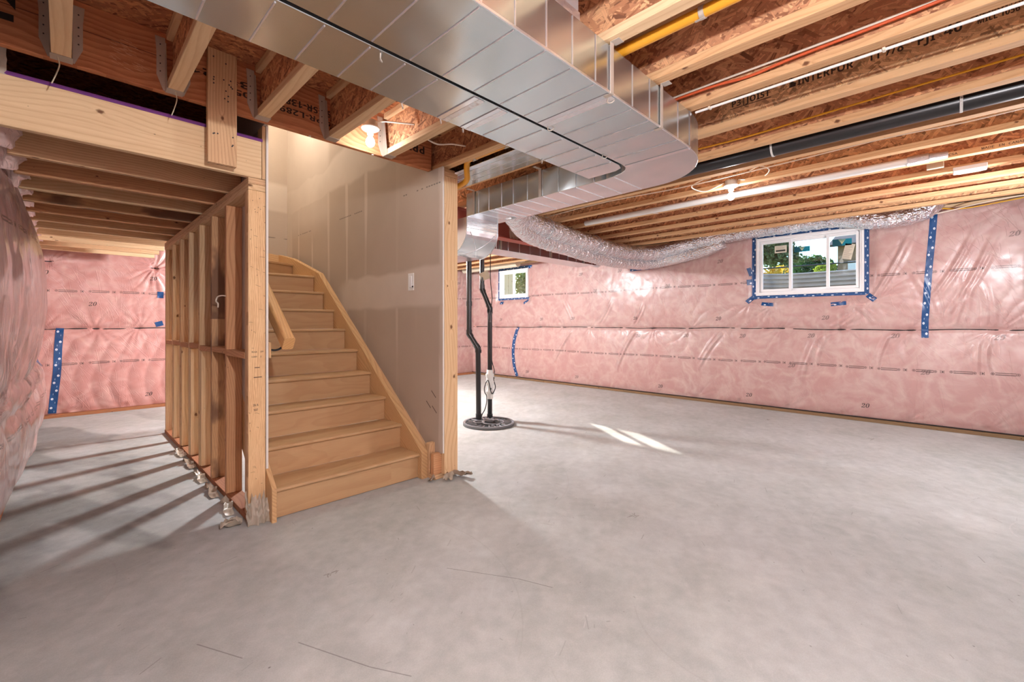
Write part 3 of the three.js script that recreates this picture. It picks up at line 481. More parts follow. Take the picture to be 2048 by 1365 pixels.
part('vapour_barrier', blanket(-0.6, 2.2, 2.5, backDepth, atB, []), M.wrapBack, wallBack);
part('vapour_barrier', blanket(2.2, 7.05, 2.5, (u, v) => pillow(u, v, 0.05) + fB(u - 5.6, v), atB, [], 0.03), M.wrapFar, wallBack);
part('seam', seamLine(atB, -0.5, 2.1, backDepth), M.sealant, wallBack);
part('bottom_plate', [box(-0.5, 2.2, 0, 0.036, 8.09, 8.26), box(2.2, 7, 0, 0.036, 8.09, 8.26)], M.plate, wallBack);

const wallLeft = struct('wall_left');
const lPins = [[3.6, 0.75], [4.6, 0.72], [5.7, 0.7], [6.5, 1.1], [7.3, 1.1], [4.2, 2.2], [5.2, 2.2], [6.1, 2.2], [7.2, 2.2], [6.6, 0.1], [5.4, 0.1]];
const fL = folds(pinsFor(lPins, 0.34, 0.035));
const hump = (u, v, cu, cv, wu, wv) => { const q = ((u - cu) / wu) ** 2, r = ((v - cv) / wv) ** 2; return Math.max(0, 1 - q) ** 0.8 * Math.max(0, 1 - r) ** 0.75; };
const leftDepth = (u, v) => 0.02 + 0.215 * hump(u, v, 5.0, 1.42, 1.75, 0.78) + 0.15 * hump(u, v, 5.5, 0.40, 2.1, 0.42) + 0.09 * hump(u, v, 7.1, 1.0, 1.1, 1.0) + fL(u, v) + 0.014 * (fbm(u * 9 + v * 3, v * 1.2, 3) - 0.5) + 0.02 * (fbm(u * 2.4, v * 2.4, 3) - 0.5);
T.wallLeft = wallTex(1.2, 8.25, [[7.4, 1.8], [6.7, 0.7]], [1.78, 0.52], 22.4, -1);
M.wrapLeft = phy({ map: T.wallLeft, roughness: 0.45, bumpMap: cloneTex(T.strand, 13, 2.6), bumpScale: 0.012, clearcoat: 0.8, clearcoatRoughness: 0.15 });
const atL = (u, v, d) => V(-0.335 + d, v, u);
part('foundation', box(-0.6, -0.37, 0, 2.73, -0.9, 8.3, { c: 0 }), M.concrete, wallLeft);
part('vapour_barrier', blanket(1.2, 8.25, 2.42, leftDepth, (u, v, d) => atL(u, v, d), []), M.wrapLeft, wallLeft);
part('vapour_barrier', blanket(-0.75, 1.2, 2.42, (u, v) => 0.02, atL, [], 0.05), M.wrapLeft, wallLeft);
part('bottom_plate', box(-0.36, -0.27, 0, 0.036, -0.6, 8.1), M.plate, wallLeft);

const wallFront = struct('wall_front');
part('foundation', box(-0.6, 7.3, 0, 2.73, -0.95, -0.72, { c: 0 }), M.concrete, wallFront);
const frontDepth = (u, v) => 0.03 + 0.11 * hump(u, v, 6.3, 1.75, 0.8, 0.65) + 0.09 * hump(u, v, 6.4, 0.75, 0.8, 0.55) + 0.01 * (fbm(u * 3, v * 3, 3) - 0.5);
part('vapour_barrier', blanket(-0.4, 7.0, 2.5, frontDepth, (u, v, d) => V(u, v, -0.7 + d), [], 0.03), M.wrapNear, wallFront);

const ceiling = struct('ceiling');
for (const [b0, b1, a0, a1] of [[-0.6, 7.3, -0.95, 2.97], [-0.6, 0.87, 2.97, 6.25], [2.08, 7.3, 2.97, 6.25], [-0.6, 7.3, 6.25, 8.6]])
  for (let b = b0; b < b1 - 0.01; b += 2.5) for (let a = a0; a < a1 - 0.01; a += 1.25) part('panel', box(b + 0.001, Math.min(b + 2.5, b1) - 0.001, 2.73, 2.75, a + 0.001, Math.min(a + 1.25, a1) - 0.001, { c: 0.001 }), M.subfloor, ceiling);
part('upper_floor', [box(-0.6, 7.3, 2.75, 2.80, -0.95, 2.97, { c: 0 }), box(-0.6, 0.87, 2.75, 2.80, 2.97, 6.25, { c: 0 }), box(2.08, 7.3, 2.75, 2.80, 2.97, 6.25, { c: 0 }), box(-0.6, 7.3, 2.75, 2.80, 6.25, 8.6, { c: 0 })], M.concrete, ceiling);

// walls of the stairwell
const wellTop = 4.2;
const stairWall = struct('wall_stair_right');
const dwUV = (b, y, a) => [(a - 2.74) / 3.44, y / 4.2];
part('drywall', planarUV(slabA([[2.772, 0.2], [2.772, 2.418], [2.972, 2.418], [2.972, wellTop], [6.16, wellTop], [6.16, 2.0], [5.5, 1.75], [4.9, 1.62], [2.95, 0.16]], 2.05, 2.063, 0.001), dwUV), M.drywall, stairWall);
part('drywall_edge', box(2.0505, 2.0625, 0.2, 2.41, 2.768, 2.7725, { c: 0.0005 }), M.gypsum, stairWall);
for (const [i, a] of [2.766, 3.2, 6.04].entries()) part('stud', box(2.064, 2.192, 0.037, i ? 2.35 : 2.345, a, a + 0.04), i ? M.pineB : M.pineA, stairWall, i ? undefined : 'end stud with nail heads and scuffs');
part('stud', box(1.9925, 2.19, 0.037, 0.199, 2.808, 2.848), M.pineRed, stairWall); part('blocking', box(1.9925, 2.049, 0.037, 0.27, 2.87, 2.91), M.pineB, stairWall);  // the blocking is an added piece that stops a light leak
part('top_plate', [box(2.064, 2.192, 2.346, 2.383, 2.766, 6.1), box(2.064, 2.192, 2.384, 2.42, 2.80, 6.1)], M.pineB, stairWall);
part('bottom_plate', box(1.996, 2.192, 0, 0.036, 2.80, 6.1), M.pineB, stairWall);
const stairBack = struct('wall_stair_back');
part('drywall', planarUV(slabB([[0.876, 1.7], [0.876, wellTop], [2.063, wellTop], [2.063, 1.7]], 6.15, 6.163, 0), (b, y) => [0.34 + b * 0.03, y / 4.2]), M.drywall, stairBack);
const stairLeft = struct('wall_stair_left');
part('drywall', slabA([[2.996, 0.305], [2.996, wellTop], [6.16, wellTop], [6.16, 2.1], [5.64, 1.995], [4.86, 1.756]], 0.876, 0.889, 0.0008), M.paper, stairLeft);
part('drywall_edge', box(0.8765, 0.8885, 0.305, 2.42, 2.992, 2.9955, { c: 0.0004 }), M.gypsum, stairLeft);
part('upper_wall', [box(0.86, 0.876, 2.42, wellTop, 2.97, 6.2, { c: 0 })], M.paper, stairLeft);
const stairHead = struct('ceiling_stair');
part('lid', box(0.8, 2.3, wellTop, wellTop + 0.1, 2.8, 6.4, { c: 0 }), M.gypsum, stairHead);
part('upper_wall', [box(0.86, 2.1, 2.735, wellTop, 2.93, 2.97, { c: 0 }), box(0.86, 2.2, 2.42, wellTop, 6.164, 6.3, { c: 0 }), box(2.2, 2.3, 2.81, wellTop, 2.8, 6.4, { c: 0 })], M.gypsum, stairHead);

// ---------------------------------------------------------------- windows
function slider(name, W, b, sashes, group) {
  const g = struct(name, V(b, W.y0, (W.a0 + W.a1) / 2));
  const fr = 0.042, f0 = b - 0.035, f1 = b + 0.06;
  const rect = (a0, a1, y0, y1, w, x0, x1) => [box(x0, x1, y0, y1, a0, a0 + w), box(x0, x1, y0, y1, a1 - w, a1), box(x0, x1, y0, y0 + w, a0 + w, a1 - w), box(x0, x1, y1 - w, y1, a0 + w, a1 - w)];
  part('frame', [...rect(W.a0, W.a1, W.y0, W.y1, fr, f0, f1), ...rect(W.a0 + 0.012, W.a1 - 0.012, W.y0 + 0.012, W.y1 - 0.012, 0.012, f0 - 0.008, f0 + 0.004), ...rect(W.a0 + fr, W.a1 - fr, W.y0 + fr, W.y1 - fr, 0.012, b + 0.0, f1)], M.vinyl, g);
  const glassParts = [];
  for (const [a0, a1, off] of sashes) {
    const s = part('sash', rect(a0, a1, W.y0 + fr + 0.012, W.y1 - fr - 0.012, 0.032, b - 0.012 + off, b + 0.018 + off), M.vinyl, g);
    const pane = part('pane', box(b + 0.001 + off, b + 0.004 + off, W.y0 + fr + 0.04, W.y1 - fr - 0.04, a0 + 0.028, a1 - 0.028, { c: 0 }), M.glass, s); glassParts.push([s, pane]);
  }
  part('reveal', [box(b + 0.06, 7.28, W.y0 - 0.02, W.y0 + 0.004, W.a0, W.a1), box(b + 0.06, 7.28, W.y1 - 0.004, W.y1 + 0.02, W.a0, W.a1), box(b + 0.06, 7.28, W.y0, W.y1, W.a0 - 0.02, W.a0 + 0.004), box(W === WIN2 ? 7.058 : b + 0.06, 7.28, W.y0, W.y1, W.a1 + (W === WIN2 ? 0.456 : -0.004), W.a1 + (W === WIN2 ? 0.48 : 0.02))], M.gypsum, g);
  return [g, glassParts];
}
const [win1, sash1] = slider('window_1', WIN1, 6.975, [[WIN1.a0 + 0.05, 1.125, 0.0], [1.095, 1.545, 0.03], [1.515, WIN1.a1 - 0.05, 0.0]]);
const [win2] = slider('window_2', WIN2, 6.975, [[WIN2.a0 + 0.05, 6.845, 0.0], [6.815, WIN2.a1 - 0.05, 0.03]]);
const sticker = (mat, a0, a1, y0, y1, tilt, parent) => { const g = box(-0.0015, 0, -(y1 - y0) / 2, (y1 - y0) / 2, -(a1 - a0) / 2, (a1 - a0) / 2, { c: 0 }); planarUV(g, (b, y, a) => [0.5 - a / (a1 - a0), 0.5 + y / (y1 - y0)]); g.rotateX(tilt).translate(6.9755 + 0.0, (y0 + y1) / 2, -(a0 + a1) / 2); return part('sticker', g, mat, parent); };
M.stickTeal = std({ map: T.stickTeal }); M.stickPaper = std({ map: T.stickPaper }); M.stickLabel = std({ map: T.stickLabel });
sticker(M.stickTeal, 0.86, 1.06, 2.20, 2.285, 0.02, sash1[0][0]); sticker(M.stickPaper, 0.845, 0.945, 2.02, 2.215, 0.22, sash1[0][0]);
sticker(M.stickTeal, 1.31, 1.49, 2.175, 2.245, 0.0, sash1[1][0]).position.x += 0.026; sticker(M.stickLabel, 1.575, 1.72, 2.185, 2.285, 0.0, sash1[2][0]);

// ---------------------------------------------------------------- floor joists
const JY0 = 2.42, JY1 = 2.729, FL = 0.04;
function joist(bc, a0, a1, mats, label, group, webMat) {
  const t = thing('floor_joist', label, 'joist', V(bc, JY0, (a0 + a1) / 2), group);
  part('bottom_flange', box(bc - 0.033, bc + 0.033, JY0, JY0 + FL, a0, a1), mats[0], t);
  part('top_flange', box(bc - 0.033, bc + 0.033, JY1 - FL, JY1, a0, a1), mats[0], t);
  part('web', box(bc - 0.006, bc + 0.006, JY0 + FL, JY1 - FL, a0, a1, { c: 0 }), mats[1], t);
  return t;
}
const P1 = 2.082, SP = 0.418;
// joists that run the whole depth of the room, counted from the window wall
const farB = []; for (let k = 0; k < 11; k++) farB.push(P1 + SP * k + (k ? 0 : 0.018));
const protos = [joist(farB[0], -0.72, 8.2, [M.flange, M.osb], 'engineered floor joist bearing on the drywalled stair wall, carrying the yellow gas pipe', 'engineered joists of the main room')];
farB.forEach((b, k) => {
  if (k === 0) return;
  const fromWall = 11 - k, lab = k === 2 ? 'engineered floor joist printed in large letters on its strand-board web' : k === 6 ? 'engineered floor joist with small print along its bottom flange behind the white box' : `engineered floor joist, ${ORD[fromWall]} one counted from the pink window wall`;
  const g = 'engineered joists of the main room';
  if (k === 2) {
    const t = joist(b, -0.72, 8.2, [M.flangeB, M.osbB], lab, g); const w = t.children[2];
    t.remove(w); const bc = b;
    part('web', [box(bc - 0.006, bc + 0.006, JY0 + FL, JY1 - FL, 1.02, 8.2, { c: 0 }), box(bc - 0.006, bc + 0.006, JY0 + FL, JY1 - FL, -0.72, -0.38, { c: 0 })], M.osbB, t);
    part('web', planarUV(box(bc - 0.006, bc + 0.006, JY0 + FL, JY1 - FL, -0.38, 1.02, { c: 0 }), (x, y, a) => [(1.02 - a) / 1.4, (y - 2.46) / 0.229]), M.osbPrint, t, 'web printed with the maker and joist size');
  } else if (k === 6) {
    const t = joist(b, -0.72, 8.2, [M.flange, M.osb], lab, g), bf = t.children[0]; t.remove(bf);
    part('bottom_flange', [box(b - 0.032, b + 0.033, JY0, JY0 + FL, -0.72, 8.2)], M.flange, t);
    part('print_face', planarUV(box(b - 0.0335, b - 0.0315, JY0 + 0.001, JY0 + FL - 0.001, -0.7, 0.9, { c: 0 }), (x, y, a) => [(0.9 - a) / 1.6, (y - JY0) / FL]), M.flangePrint, t);
  } else if (k === 1 || k === 4 || k === 7) protos.push(joist(b, -0.72, 8.2, [[M.flangeB, M.flange, M.flangeB][k % 3], k === 4 ? M.osbB : M.osb], lab, g));
  else { const src = protos[k % protos.length]; copyThing(src, new THREE.Vector3(b - (protos.indexOf(src) === 0 ? farB[0] : [0, farB[1], farB[4], farB[7]][protos.indexOf(src)]), 0, 0), lab, g); }
});
// short joists hung on the header beam over the stair opening
const hung = [0, 1, 2, 3, 4].map((k) => P1 - SP * (5 - k));
const hungNames = ['leftmost', 'second', 'third', 'fourth', 'fifth'];
const hj = joist(hung[0], -0.72, 2.915, [M.pineC, M.osb], 'short floor joist hung on the header beam, leftmost, above the purple gasket', 'short joists hung on the header');
const hungThings = [hj];
for (let k = 1; k < 5; k++) hungThings.push(copyThing(hj, new THREE.Vector3(SP * k, 0, 0), ['', 'short floor joist hung on the header beam, left of the nailed vertical board', 'short floor joist hung on the header beam, right of the nailed vertical board', 'short floor joist hung on the header beam, left of the lit bulb', 'short floor joist hung on the header beam, right of the lit bulb'][k], 'short joists hung on the header'));
// steel hangers
function hanger(bc, label) {
  const t = thing('joist_hanger', label, 'joist hanger', V(bc, 2.40, 2.9), 'steel joist hangers on the header');
  part('seat', box(bc - 0.036, bc + 0.036, 2.4165, 2.419, 2.862, 2.925, { c: 0.0005 }), M.steel, t);
  for (const s of [-1, 1]) {
    part('side_plate', slabA([[2.862, 2.418], [2.862, 2.45], [2.895, 2.66], [2.928, 2.68], [2.928, 2.418]], bc + s * 0.0365 - 0.001, bc + s * 0.0365 + 0.001, 0.0004), M.steel, t);
    part('flange', slabB([[bc + s * 0.036, 2.425], [bc + s * 0.044, 2.425], [bc + s * 0.072, 2.50], [bc + s * 0.072, 2.62], [bc + s * 0.078, 2.70], [bc + s * 0.036, 2.70]].slice(0, s > 0 ? 6 : 6), 2.925, 2.9285, 0.0004), M.steel, t);
  }
  const nail = []; for (const s of [-1, 1]) for (const y of [2.52, 2.56, 2.60, 2.66]) nail.push(cyl(V(bc + s * 0.057, y, 2.926), V(bc + s * 0.057, y, 2.922), 0.003, 0.003, 8));
  part('nail', nail, M.strap, t).userData.kind = 'stuff';
  return t;
}
const hg = hanger(hung[0], 'steel joist hanger on the leftmost hung joist');
for (let k = 1; k < 5; k++) copyThing(hg, new THREE.Vector3(SP * k, 0, 0), ['', 'steel joist hanger left of the nailed vertical board', 'steel joist hanger right of the nailed vertical board', 'steel joist hanger left of the lit bulb', 'steel joist hanger right of the lit bulb'][k]);
// header beam over the opening
const rimB = thing('header_beam', 'reddish laminated header beam with upside-down black print over the stair opening', 'beam', V(0.85, 2.42, 2.95));
part('ply', planarUV(box(-0.34, 2.06, 2.42, 2.729, 2.93, 2.968, { c: 0.003 }), (b, y) => [(b + 0.35) / 2.45, (y - 2.42) / 0.31]), M.rim, rimB);
for (const [b, y] of [[1.12, 2.419], [1.56, 2.419]]) part('fastener', cyl(V(b, y, 2.945), V(b, y - 0.004, 2.945), 0.008, 0.008, 8), M.pvc, rimB);

// ---------------------------------------------------------------- landing beside the stairs
const head = thing('landing_header', 'wide pale timber header board with a purple gasket on its top edge', 'beam', V(0.26, 2.09, 3.02));
part('board', box(-0.34, 0.853, 2.09, 2.318, 3.0, 3.04, { uo: 0.1, vo: 0.15 }), M.pineC, head);
part('gasket', box(-0.34, 0.86, 2.318, 2.337, 2.998, 3.045, { c: 0.003 }), M.purple, head);
const pst = thing('short_post', 'short timber post between the header board end and the drywall edge', 'post', V(0.87, 2.09, 3.05));
part('block', box(0.856, 0.875, 2.09, 2.418, 3.0, 3.09), M.pineA, pst);
const cleat = thing('timber_board', 'vertical nailed timber board bridging the beam and the header board', 'board', V(0.62, 2.095, 2.9));
part('board', box(0.555, 0.695, 2.095, 2.728, 2.893, 2.929, { uo: 1.1, vo: 0.31 }), M.pineB, cleat);
const nails = []; for (let i = 0; i < 20; i++) { const b = rr(0.575, 0.675), y = i < 14 ? rr(2.45, 2.70) : rr(2.12, 2.28); nails.push(cyl(V(b, y, 2.8935), V(b, y, 2.891), 0.0042, 0.0038, 8)); } part('nail', nails, M.strap, cleat).userData.kind = 'stuff';
const lj0 = [];
for (let k = 0; k < 12; k++) {
  const a1 = 3.555 + 0.42 * k; if (a1 > 8) break;
  const mats = [M.pineB, M.pineRed, M.pineA, M.stain, M.pineRed, M.pineB, M.pineC, M.pineA, M.pineC, M.pineB, M.pineC, M.pineA];
  const t = thing('landing_joist', `plain timber joist under the landing, ${ORD[k + 1]} behind the header board`, 'joist', V(0.26, 2.1, a1), 'landing joists');
  part('board', box(-0.21, 0.87, 2.10, 2.332, a1 - 0.04, a1, { uo: k * 0.7, vo: k * 0.23 }), mats[k], t);
}
const deck = thing('landing_deck', 'plywood landing deck resting on the row of plain timber joists', 'decking', V(0.26, 2.335, 5.5));
part('panel', box(-0.20, 0.855, 2.338, 2.355, 3.05, 5.5, { c: 0.001 }), M.subfloor, deck); part('panel', box(-0.20, 0.855, 2.338, 2.355, 5.502, 8.05, { c: 0.001 }), M.subfloor, deck);
// loose plastic tucked between the joist ends
for (let k = 0; k < 10; k++) {
  const a = 3.33 + 0.42 * k, g = new THREE.SphereGeometry(1, 22, 14); const p = g.attributes.position;
  for (let i = 0; i < p.count; i++) { const x = p.getX(i), y = p.getY(i), z = p.getZ(i), w = 1 + 0.16 * Math.sin(13 * y + 5 * z + k) + 0.12 * (vn(x * 4 + k * 7 + 9, y * 6 + z * 3) - 0.5); p.setXYZ(i, x * 0.10 * w, y * 0.125 * w, z * 0.185 * w); }
  g.computeVertexNormals(); g.translate(-0.25, 2.20, -a);
  part('plastic_fold', g, M.wrapPale ??= phy({ color: C(232, 200, 194), roughness: 0.45, bumpMap: T.film, bumpScale: 0.006, clearcoat: 0.8, clearcoatRoughness: 0.2 }), wallLeft);
}

// ---------------------------------------------------------------- stud wall beside the stairs
const sw = thing('stud_wall', 'open timber stud wall with mid-height blocking left of the staircase', 'stud wall', V(0.83, 0, 4.6));
const studA = [6.10, 5.675, 5.25, 4.825, 4.40, 3.975, 3.55], studM = [M.pineB, M.pineA, M.pineB, M.pineC, M.pineA, M.stain, M.pineRed];
const SB0 = 0.78, SB1 = 0.875;
studA.forEach((a, i) => part('stud', box(SB0, SB1, 0.037, 2.012, a - 0.04, a, { uo: i * 0.4, vo: i * 0.11 }), studM[i], sw, i === 5 ? 'dark water-stained stud' : undefined));
part('stud', planarUV(box(SB0, SB1, 0.037, 2.012, 3.0, 3.04), (b, y) => [(b - SB0) / 0.095, (y - 0.037) / 1.975]), M.stamp, sw, 'front end stud with ink stamps');
part('stud', box(SB0 + 0.002, SB1, 0.037, 2.012, 3.042, 3.08), M.pineB, sw);
part('bottom_plate', box(SB0, SB1, 0, 0.036, 3.0, 6.14), M.plate, sw);
part('top_plate', box(SB0, SB1, 2.013, 2.05, 3.0, 6.14), M.pineA, sw); part('top_plate', box(SB0, SB1, 2.051, 2.088, 3.0, 6.14), M.pineB, sw);
const ed = [3.08, 3.51, 3.55, 3.935, 3.975, 4.36, 4.40, 4.785, 4.825, 5.21, 5.25, 5.635, 5.675, 6.06];
for (let i = 0; i < ed.length; i += 2) part('blocking', box(SB0, SB1, 0.985 + 0.004 * (i % 4), 1.025 + 0.004 * (i % 4), ed[i] + 0.001, ed[i + 1] - 0.001), M.pineRed, sw);
for (let i = 0; i < 7; i++) if ([1, 2, 3, 4].includes(i)) part('cripple_board', box(SB0 + 0.004, SB1 - 0.003, 0.04, 0.98, studA[i] - 0.078, studA[i] - 0.041, { uo: i, vo: i * 0.2 }), [M.pineC, M.pineA, M.pineC, M.pineC][i - 1], sw);

// ---------------------------------------------------------------- staircase
const RISE = 0.192, RUN = 0.2565, N0 = 2.912, TB0 = 0.905, TB1 = 1.937;
const st = thing('staircase', 'straight plywood basement staircase with winders at its top', 'staircase', V(1.42, 0, 4.2));
const treadShape = (a0, a1, y) => { const g = slabA([[a0 + 0.012, y - 0.026], [a0 + 0.003, y - 0.021], [a0, y - 0.013], [a0 + 0.003, y - 0.005], [a0 + 0.012, y], [a1, y], [a1, y - 0.026]], TB0, TB1, 0.001); return planarUV(g, (b, yy, a) => [b + y * 1.7, (a - yy) + y * 3.1]); };
for (let k = 1; k <= 9; k++) {
  const a = N0 + RUN * (k - 1), y = RISE * k;
  part('tread', treadShape(a, k === 9 ? a + 0.72 : a + RUN + 0.028, y), M.ply, st);
  part('riser', box(TB0, TB1, y - RISE + (k > 1 ? 0.0005 : 0.006), y - 0.0265, a + 0.026, a + 0.038, { uo: k * 0.7, vo: k * 0.31 }), M.ply, st);
}
{ // winders turning left at the top
  const y = RISE * 10, th = Math.atan2(0.44, 1.03);
  part('riser', bar(V(TB0, y - RISE / 2 - 0.013, 5.20), V(TB1, y - RISE / 2 - 0.013, 5.64), 0.012, RISE - 0.027, { uo: 3.3, vo: 0.2 }), M.ply, st);
  part('tread', slabY([[TB0, 5.17], [TB1, 5.61], [TB1, 6.14], [TB0, 6.14]], y - 0.026, y, 0.003), M.ply, st);
  part('riser', bar(V(TB0, y + RISE / 2 - 0.013, 5.24), V(1.5, y + RISE / 2 - 0.013, 6.12), 0.012, RISE - 0.027, { uo: 1.3, vo: 0.7 }), M.ply, st);
  part('tread', slabY([[TB0, 5.2], [1.52, 6.14], [TB0, 6.14]], y + RISE - 0.026, y + RISE, 0.003), M.ply, st);
}
const sk = (b0, b1) => { const g = slabA([[2.887, 0], [2.887, 0.205], [2.905, 0.224], [4.86, 1.752], [5.64, 1.99], [6.14, 2.09], [6.14, 1.75], [5.0, 1.55], [3.25, 0.1], [3.15, 0]], b0, b1, 0.0025); return planarUV(g, (b, y, a) => [a * 0.79 + y * 0.6 + b0, y * 0.79 - a * 0.6 + b * 0.7]); };
part('skirt_board', sk(TB1 + 0.0005, 1.992), M.oak, st); part('skirt_board', sk(0.8765, TB0 - 0.0005), M.oak, st);
part('skirt_board', planarUV(slabB([[0.9, 1.92], [0.9, 2.20], [1.985, 2.075], [1.985, 1.92]], 6.118, 6.148, 0.002), (b, y) => [b, y]), M.oak, st);
part('leak_filler_board', slabA([[2.92, 0.18], [4.86, 1.66], [6.1, 1.98], [6.1, 1.9], [4.9, 1.56], [2.95, 0.12]], 1.9925, 2.0485, 0.001), M.pineB, st);  // added filler, blocks light leaking between skirt and drywall
// handrail
const hr = thing('handrail', 'chunky varnished wooden handrail on the left stair wall', 'handrail', V(0.975, 1.0, 2.95));
{
  const s = new THREE.Shape(); const w = 0.031, h = 0.044; s.moveTo(-w + 0.012, -h); s.lineTo(w - 0.012, -h); s.quadraticCurveTo(w, -h, w, -h + 0.012); s.lineTo(w, h - 0.02); s.quadraticCurveTo(w, h, w - 0.02, h); s.lineTo(-w + 0.02, h); s.quadraticCurveTo(-w, h, -w, h - 0.02); s.lineTo(-w, -h + 0.012); s.quadraticCurveTo(-w, -h, -w + 0.012, -h);
  const L = 2.6, g = new THREE.ExtrudeGeometry(s, { depth: L, bevelEnabled: true, bevelSize: 0.002, bevelThickness: 0.002, bevelSegments: 1, curveSegments: 6 });
  const d = V(0, RISE, RUN).normalize(), x = new THREE.Vector3(1, 0, 0), y = new THREE.Vector3().crossVectors(d, x);
  planarUV(g, (px, py, a) => [a * -1 + 0.4, px + py]);
  g.applyMatrix4(new THREE.Matrix4().makeBasis(x.clone().negate(), y.clone().negate().multiplyScalar(y.y > 0 ? -1 : 1), d).setPosition(V(0.976, 1.078, 2.9)));
  part('rail', g, M.rail, hr);
  part('bracket', [tube([V(0.895, 1.04, 3.02), V(0.935, 1.035, 3.0), V(0.962, 1.05, 2.99), V(0.972, 1.075, 2.985)], 0.006, 20, 8), bar(V(0.972, 1.07, 2.96), V(0.972, 1.11, 3.015), 0.03, 0.004)], M.black, hr);
  part('rosette', box(0.889, 0.909, 0.985, 1.085, 3.0, 3.04, { c: 0.005 }), M.oak, hr);
}
const lsw = thing('light_switch', 'white wall switch plate on the taped drywall by the stairs', 'light switch', V(2.05, 1.48, 3.206));
part('plate', box(2.044, 2.0495, 1.48, 1.625, 3.165, 3.25, { c: 0.002 }), M.pvc, lsw);
part('rocker', box(2.039, 2.045, 1.505, 1.60, 3.19, 3.225, { c: 0.002 }), M.vinyl, lsw); part('slider', box(2.0385, 2.045, 1.505, 1.518, 3.17, 3.184, { c: 0.001 }), M.strap, lsw);

// ---------------------------------------------------------------- ducts
const DY0 = 2.2, DY1 = 2.41;
const trunk = thing('supply_duct', 'long galvanized trunk duct that turns a rounded corner below the joists', 'duct', V(2.0, DY0, 1.26));
{
  const pl = [[-0.28, 1.043], [2.5, 1.043]]; for (let i = 1; i <= 14; i++) { const t = i / 14 * Math.PI / 2; pl.push([2.5 + 0.515 * Math.sin(t), 1.043 + 0.45 * (1 - Math.cos(t))]); }
  pl.push([3.02, 1.9], [3.04, 3.19], [2.632, 3.19], [2.632, 1.68], [2.616, 1.60], [2.596, 1.54], [2.565, 1.495], [2.52, 1.466], [2.45, 1.456], [-0.28, 1.455]);
  part('body', planarUV(slabY(pl, DY0, DY1, 0.002), (b, y, a) => [b + y, a + y]), M.galv, trunk);
  const seamsB = [0.30, 0.455, 0.61, 0.765, 0.92, 1.073, 1.237, 1.394, 1.553, 1.855, 2.021, 2.136, 2.341];
  for (const b of seamsB) part('rib', [bar(V(b, DY0 - 0.0005, 1.05), V(b, DY0 - 0.0005, 1.45), 0.006, 0.005, { c: 0.0015 }), box(b - 0.003, b + 0.003, DY0 + 0.006, DY1 - 0.005, 1.040, 1.044, { c: 0.001 })], M.rib, trunk);
  for (const b of [1.668, 2.5]) part('joint', [box(b - 0.016, b + 0.016, DY0 - 0.003, DY0 + 0.001, 1.05, 1.45, { c: 0.001 }), box(b - 0.01, b + 0.01, DY0 + 0.001, DY1, 1.0385, 1.044, { c: 0.001 })], M.galvShiny, trunk);
  for (const a of [1.62, 1.78, 1.94, 2.10, 2.26, 2.42, 2.58, 2.72, 2.88, 3.02]) part('rib', [box(2.64, 3.01, DY0 - 0.0022, DY0 + 0.001, a - 0.002, a + 0.002, { c: 0.0005 }), box(2.628, 2.633, DY0 + 0.004, DY1 - 0.004, a - 0.003, a + 0.003, { c: 0.001 })], M.rib, trunk);
  part('joint', [box(2.632, 3.03, DY0 - 0.004, DY0 + 0.001, 2.80, 2.83, { c: 0.001 })], M.rib, trunk);
  part('edge_flange', [box(-0.28, 2.5, DY0 - 0.002, DY0 + 0.008, 1.038, 1.044, { c: 0.001 })], M.rib, trunk);
  part('tape_strip', box(1.676, 1.72, DY0 - 0.0025, DY0 - 0.0005, 1.05, 1.44, { c: 0.0005 }), M.foilTape, trunk, 'crumpled foil tape over a joint');
  for (const b of [1.668, 2.136]) part('strap', [box(b - 0.012, b + 0.012, DY0 - 0.002, 2.425, 1.034, 1.038, { c: 0.0005 }), box(b - 0.012, b + 0.03, 2.418, 2.4215, 0.995, 1.036, { c: 0.0005 }), box(b - 0.012, b + 0.012, DY0 - 0.004, DY0 - 0.002, 1.036, 1.075, { c: 0.0005 })], M.steel, trunk);
  for (const a of [2.28, 3.08]) part('strap', [box(2.624, 2.628, DY0 - 0.002, 2.42, a - 0.014, a + 0.014, { c: 0.0005 }), box(2.55, 2.628, 2.416, 2.4195, a - 0.014, a + 0.014, { c: 0.0005 })], M.steel, trunk);
  const clip = []; for (const [b, a] of [[1.72, 1.44], [2.24, 1.455], [1.69, 1.07]]) clip.push(tube([V(b, DY0, a), V(b + 0.012, DY0 - 0.012, a + 0.01), V(b + 0.03, DY0 - 0.01, a), V(b + 0.034, DY0 - 0.002, a - 0.012)], 0.003, 12, 6)); for (const g of clip) part('clip', g, M.steel, trunk);
}
const take = thing('duct_takeoff', 'crumpled foil-taped takeoff rising from the trunk duct between joists', 'duct', V(1.36, 2.41, 1.15));
part('collar', box(1.285, 1.46, 2.411, 2.70, 1.06, 1.24, { c: 0.004 }), M.galvBottom, take); part('tape_strip', box(1.28, 1.465, 2.411, 2.46, 1.053, 1.247, { c: 0.008 }), M.foilTape, take);

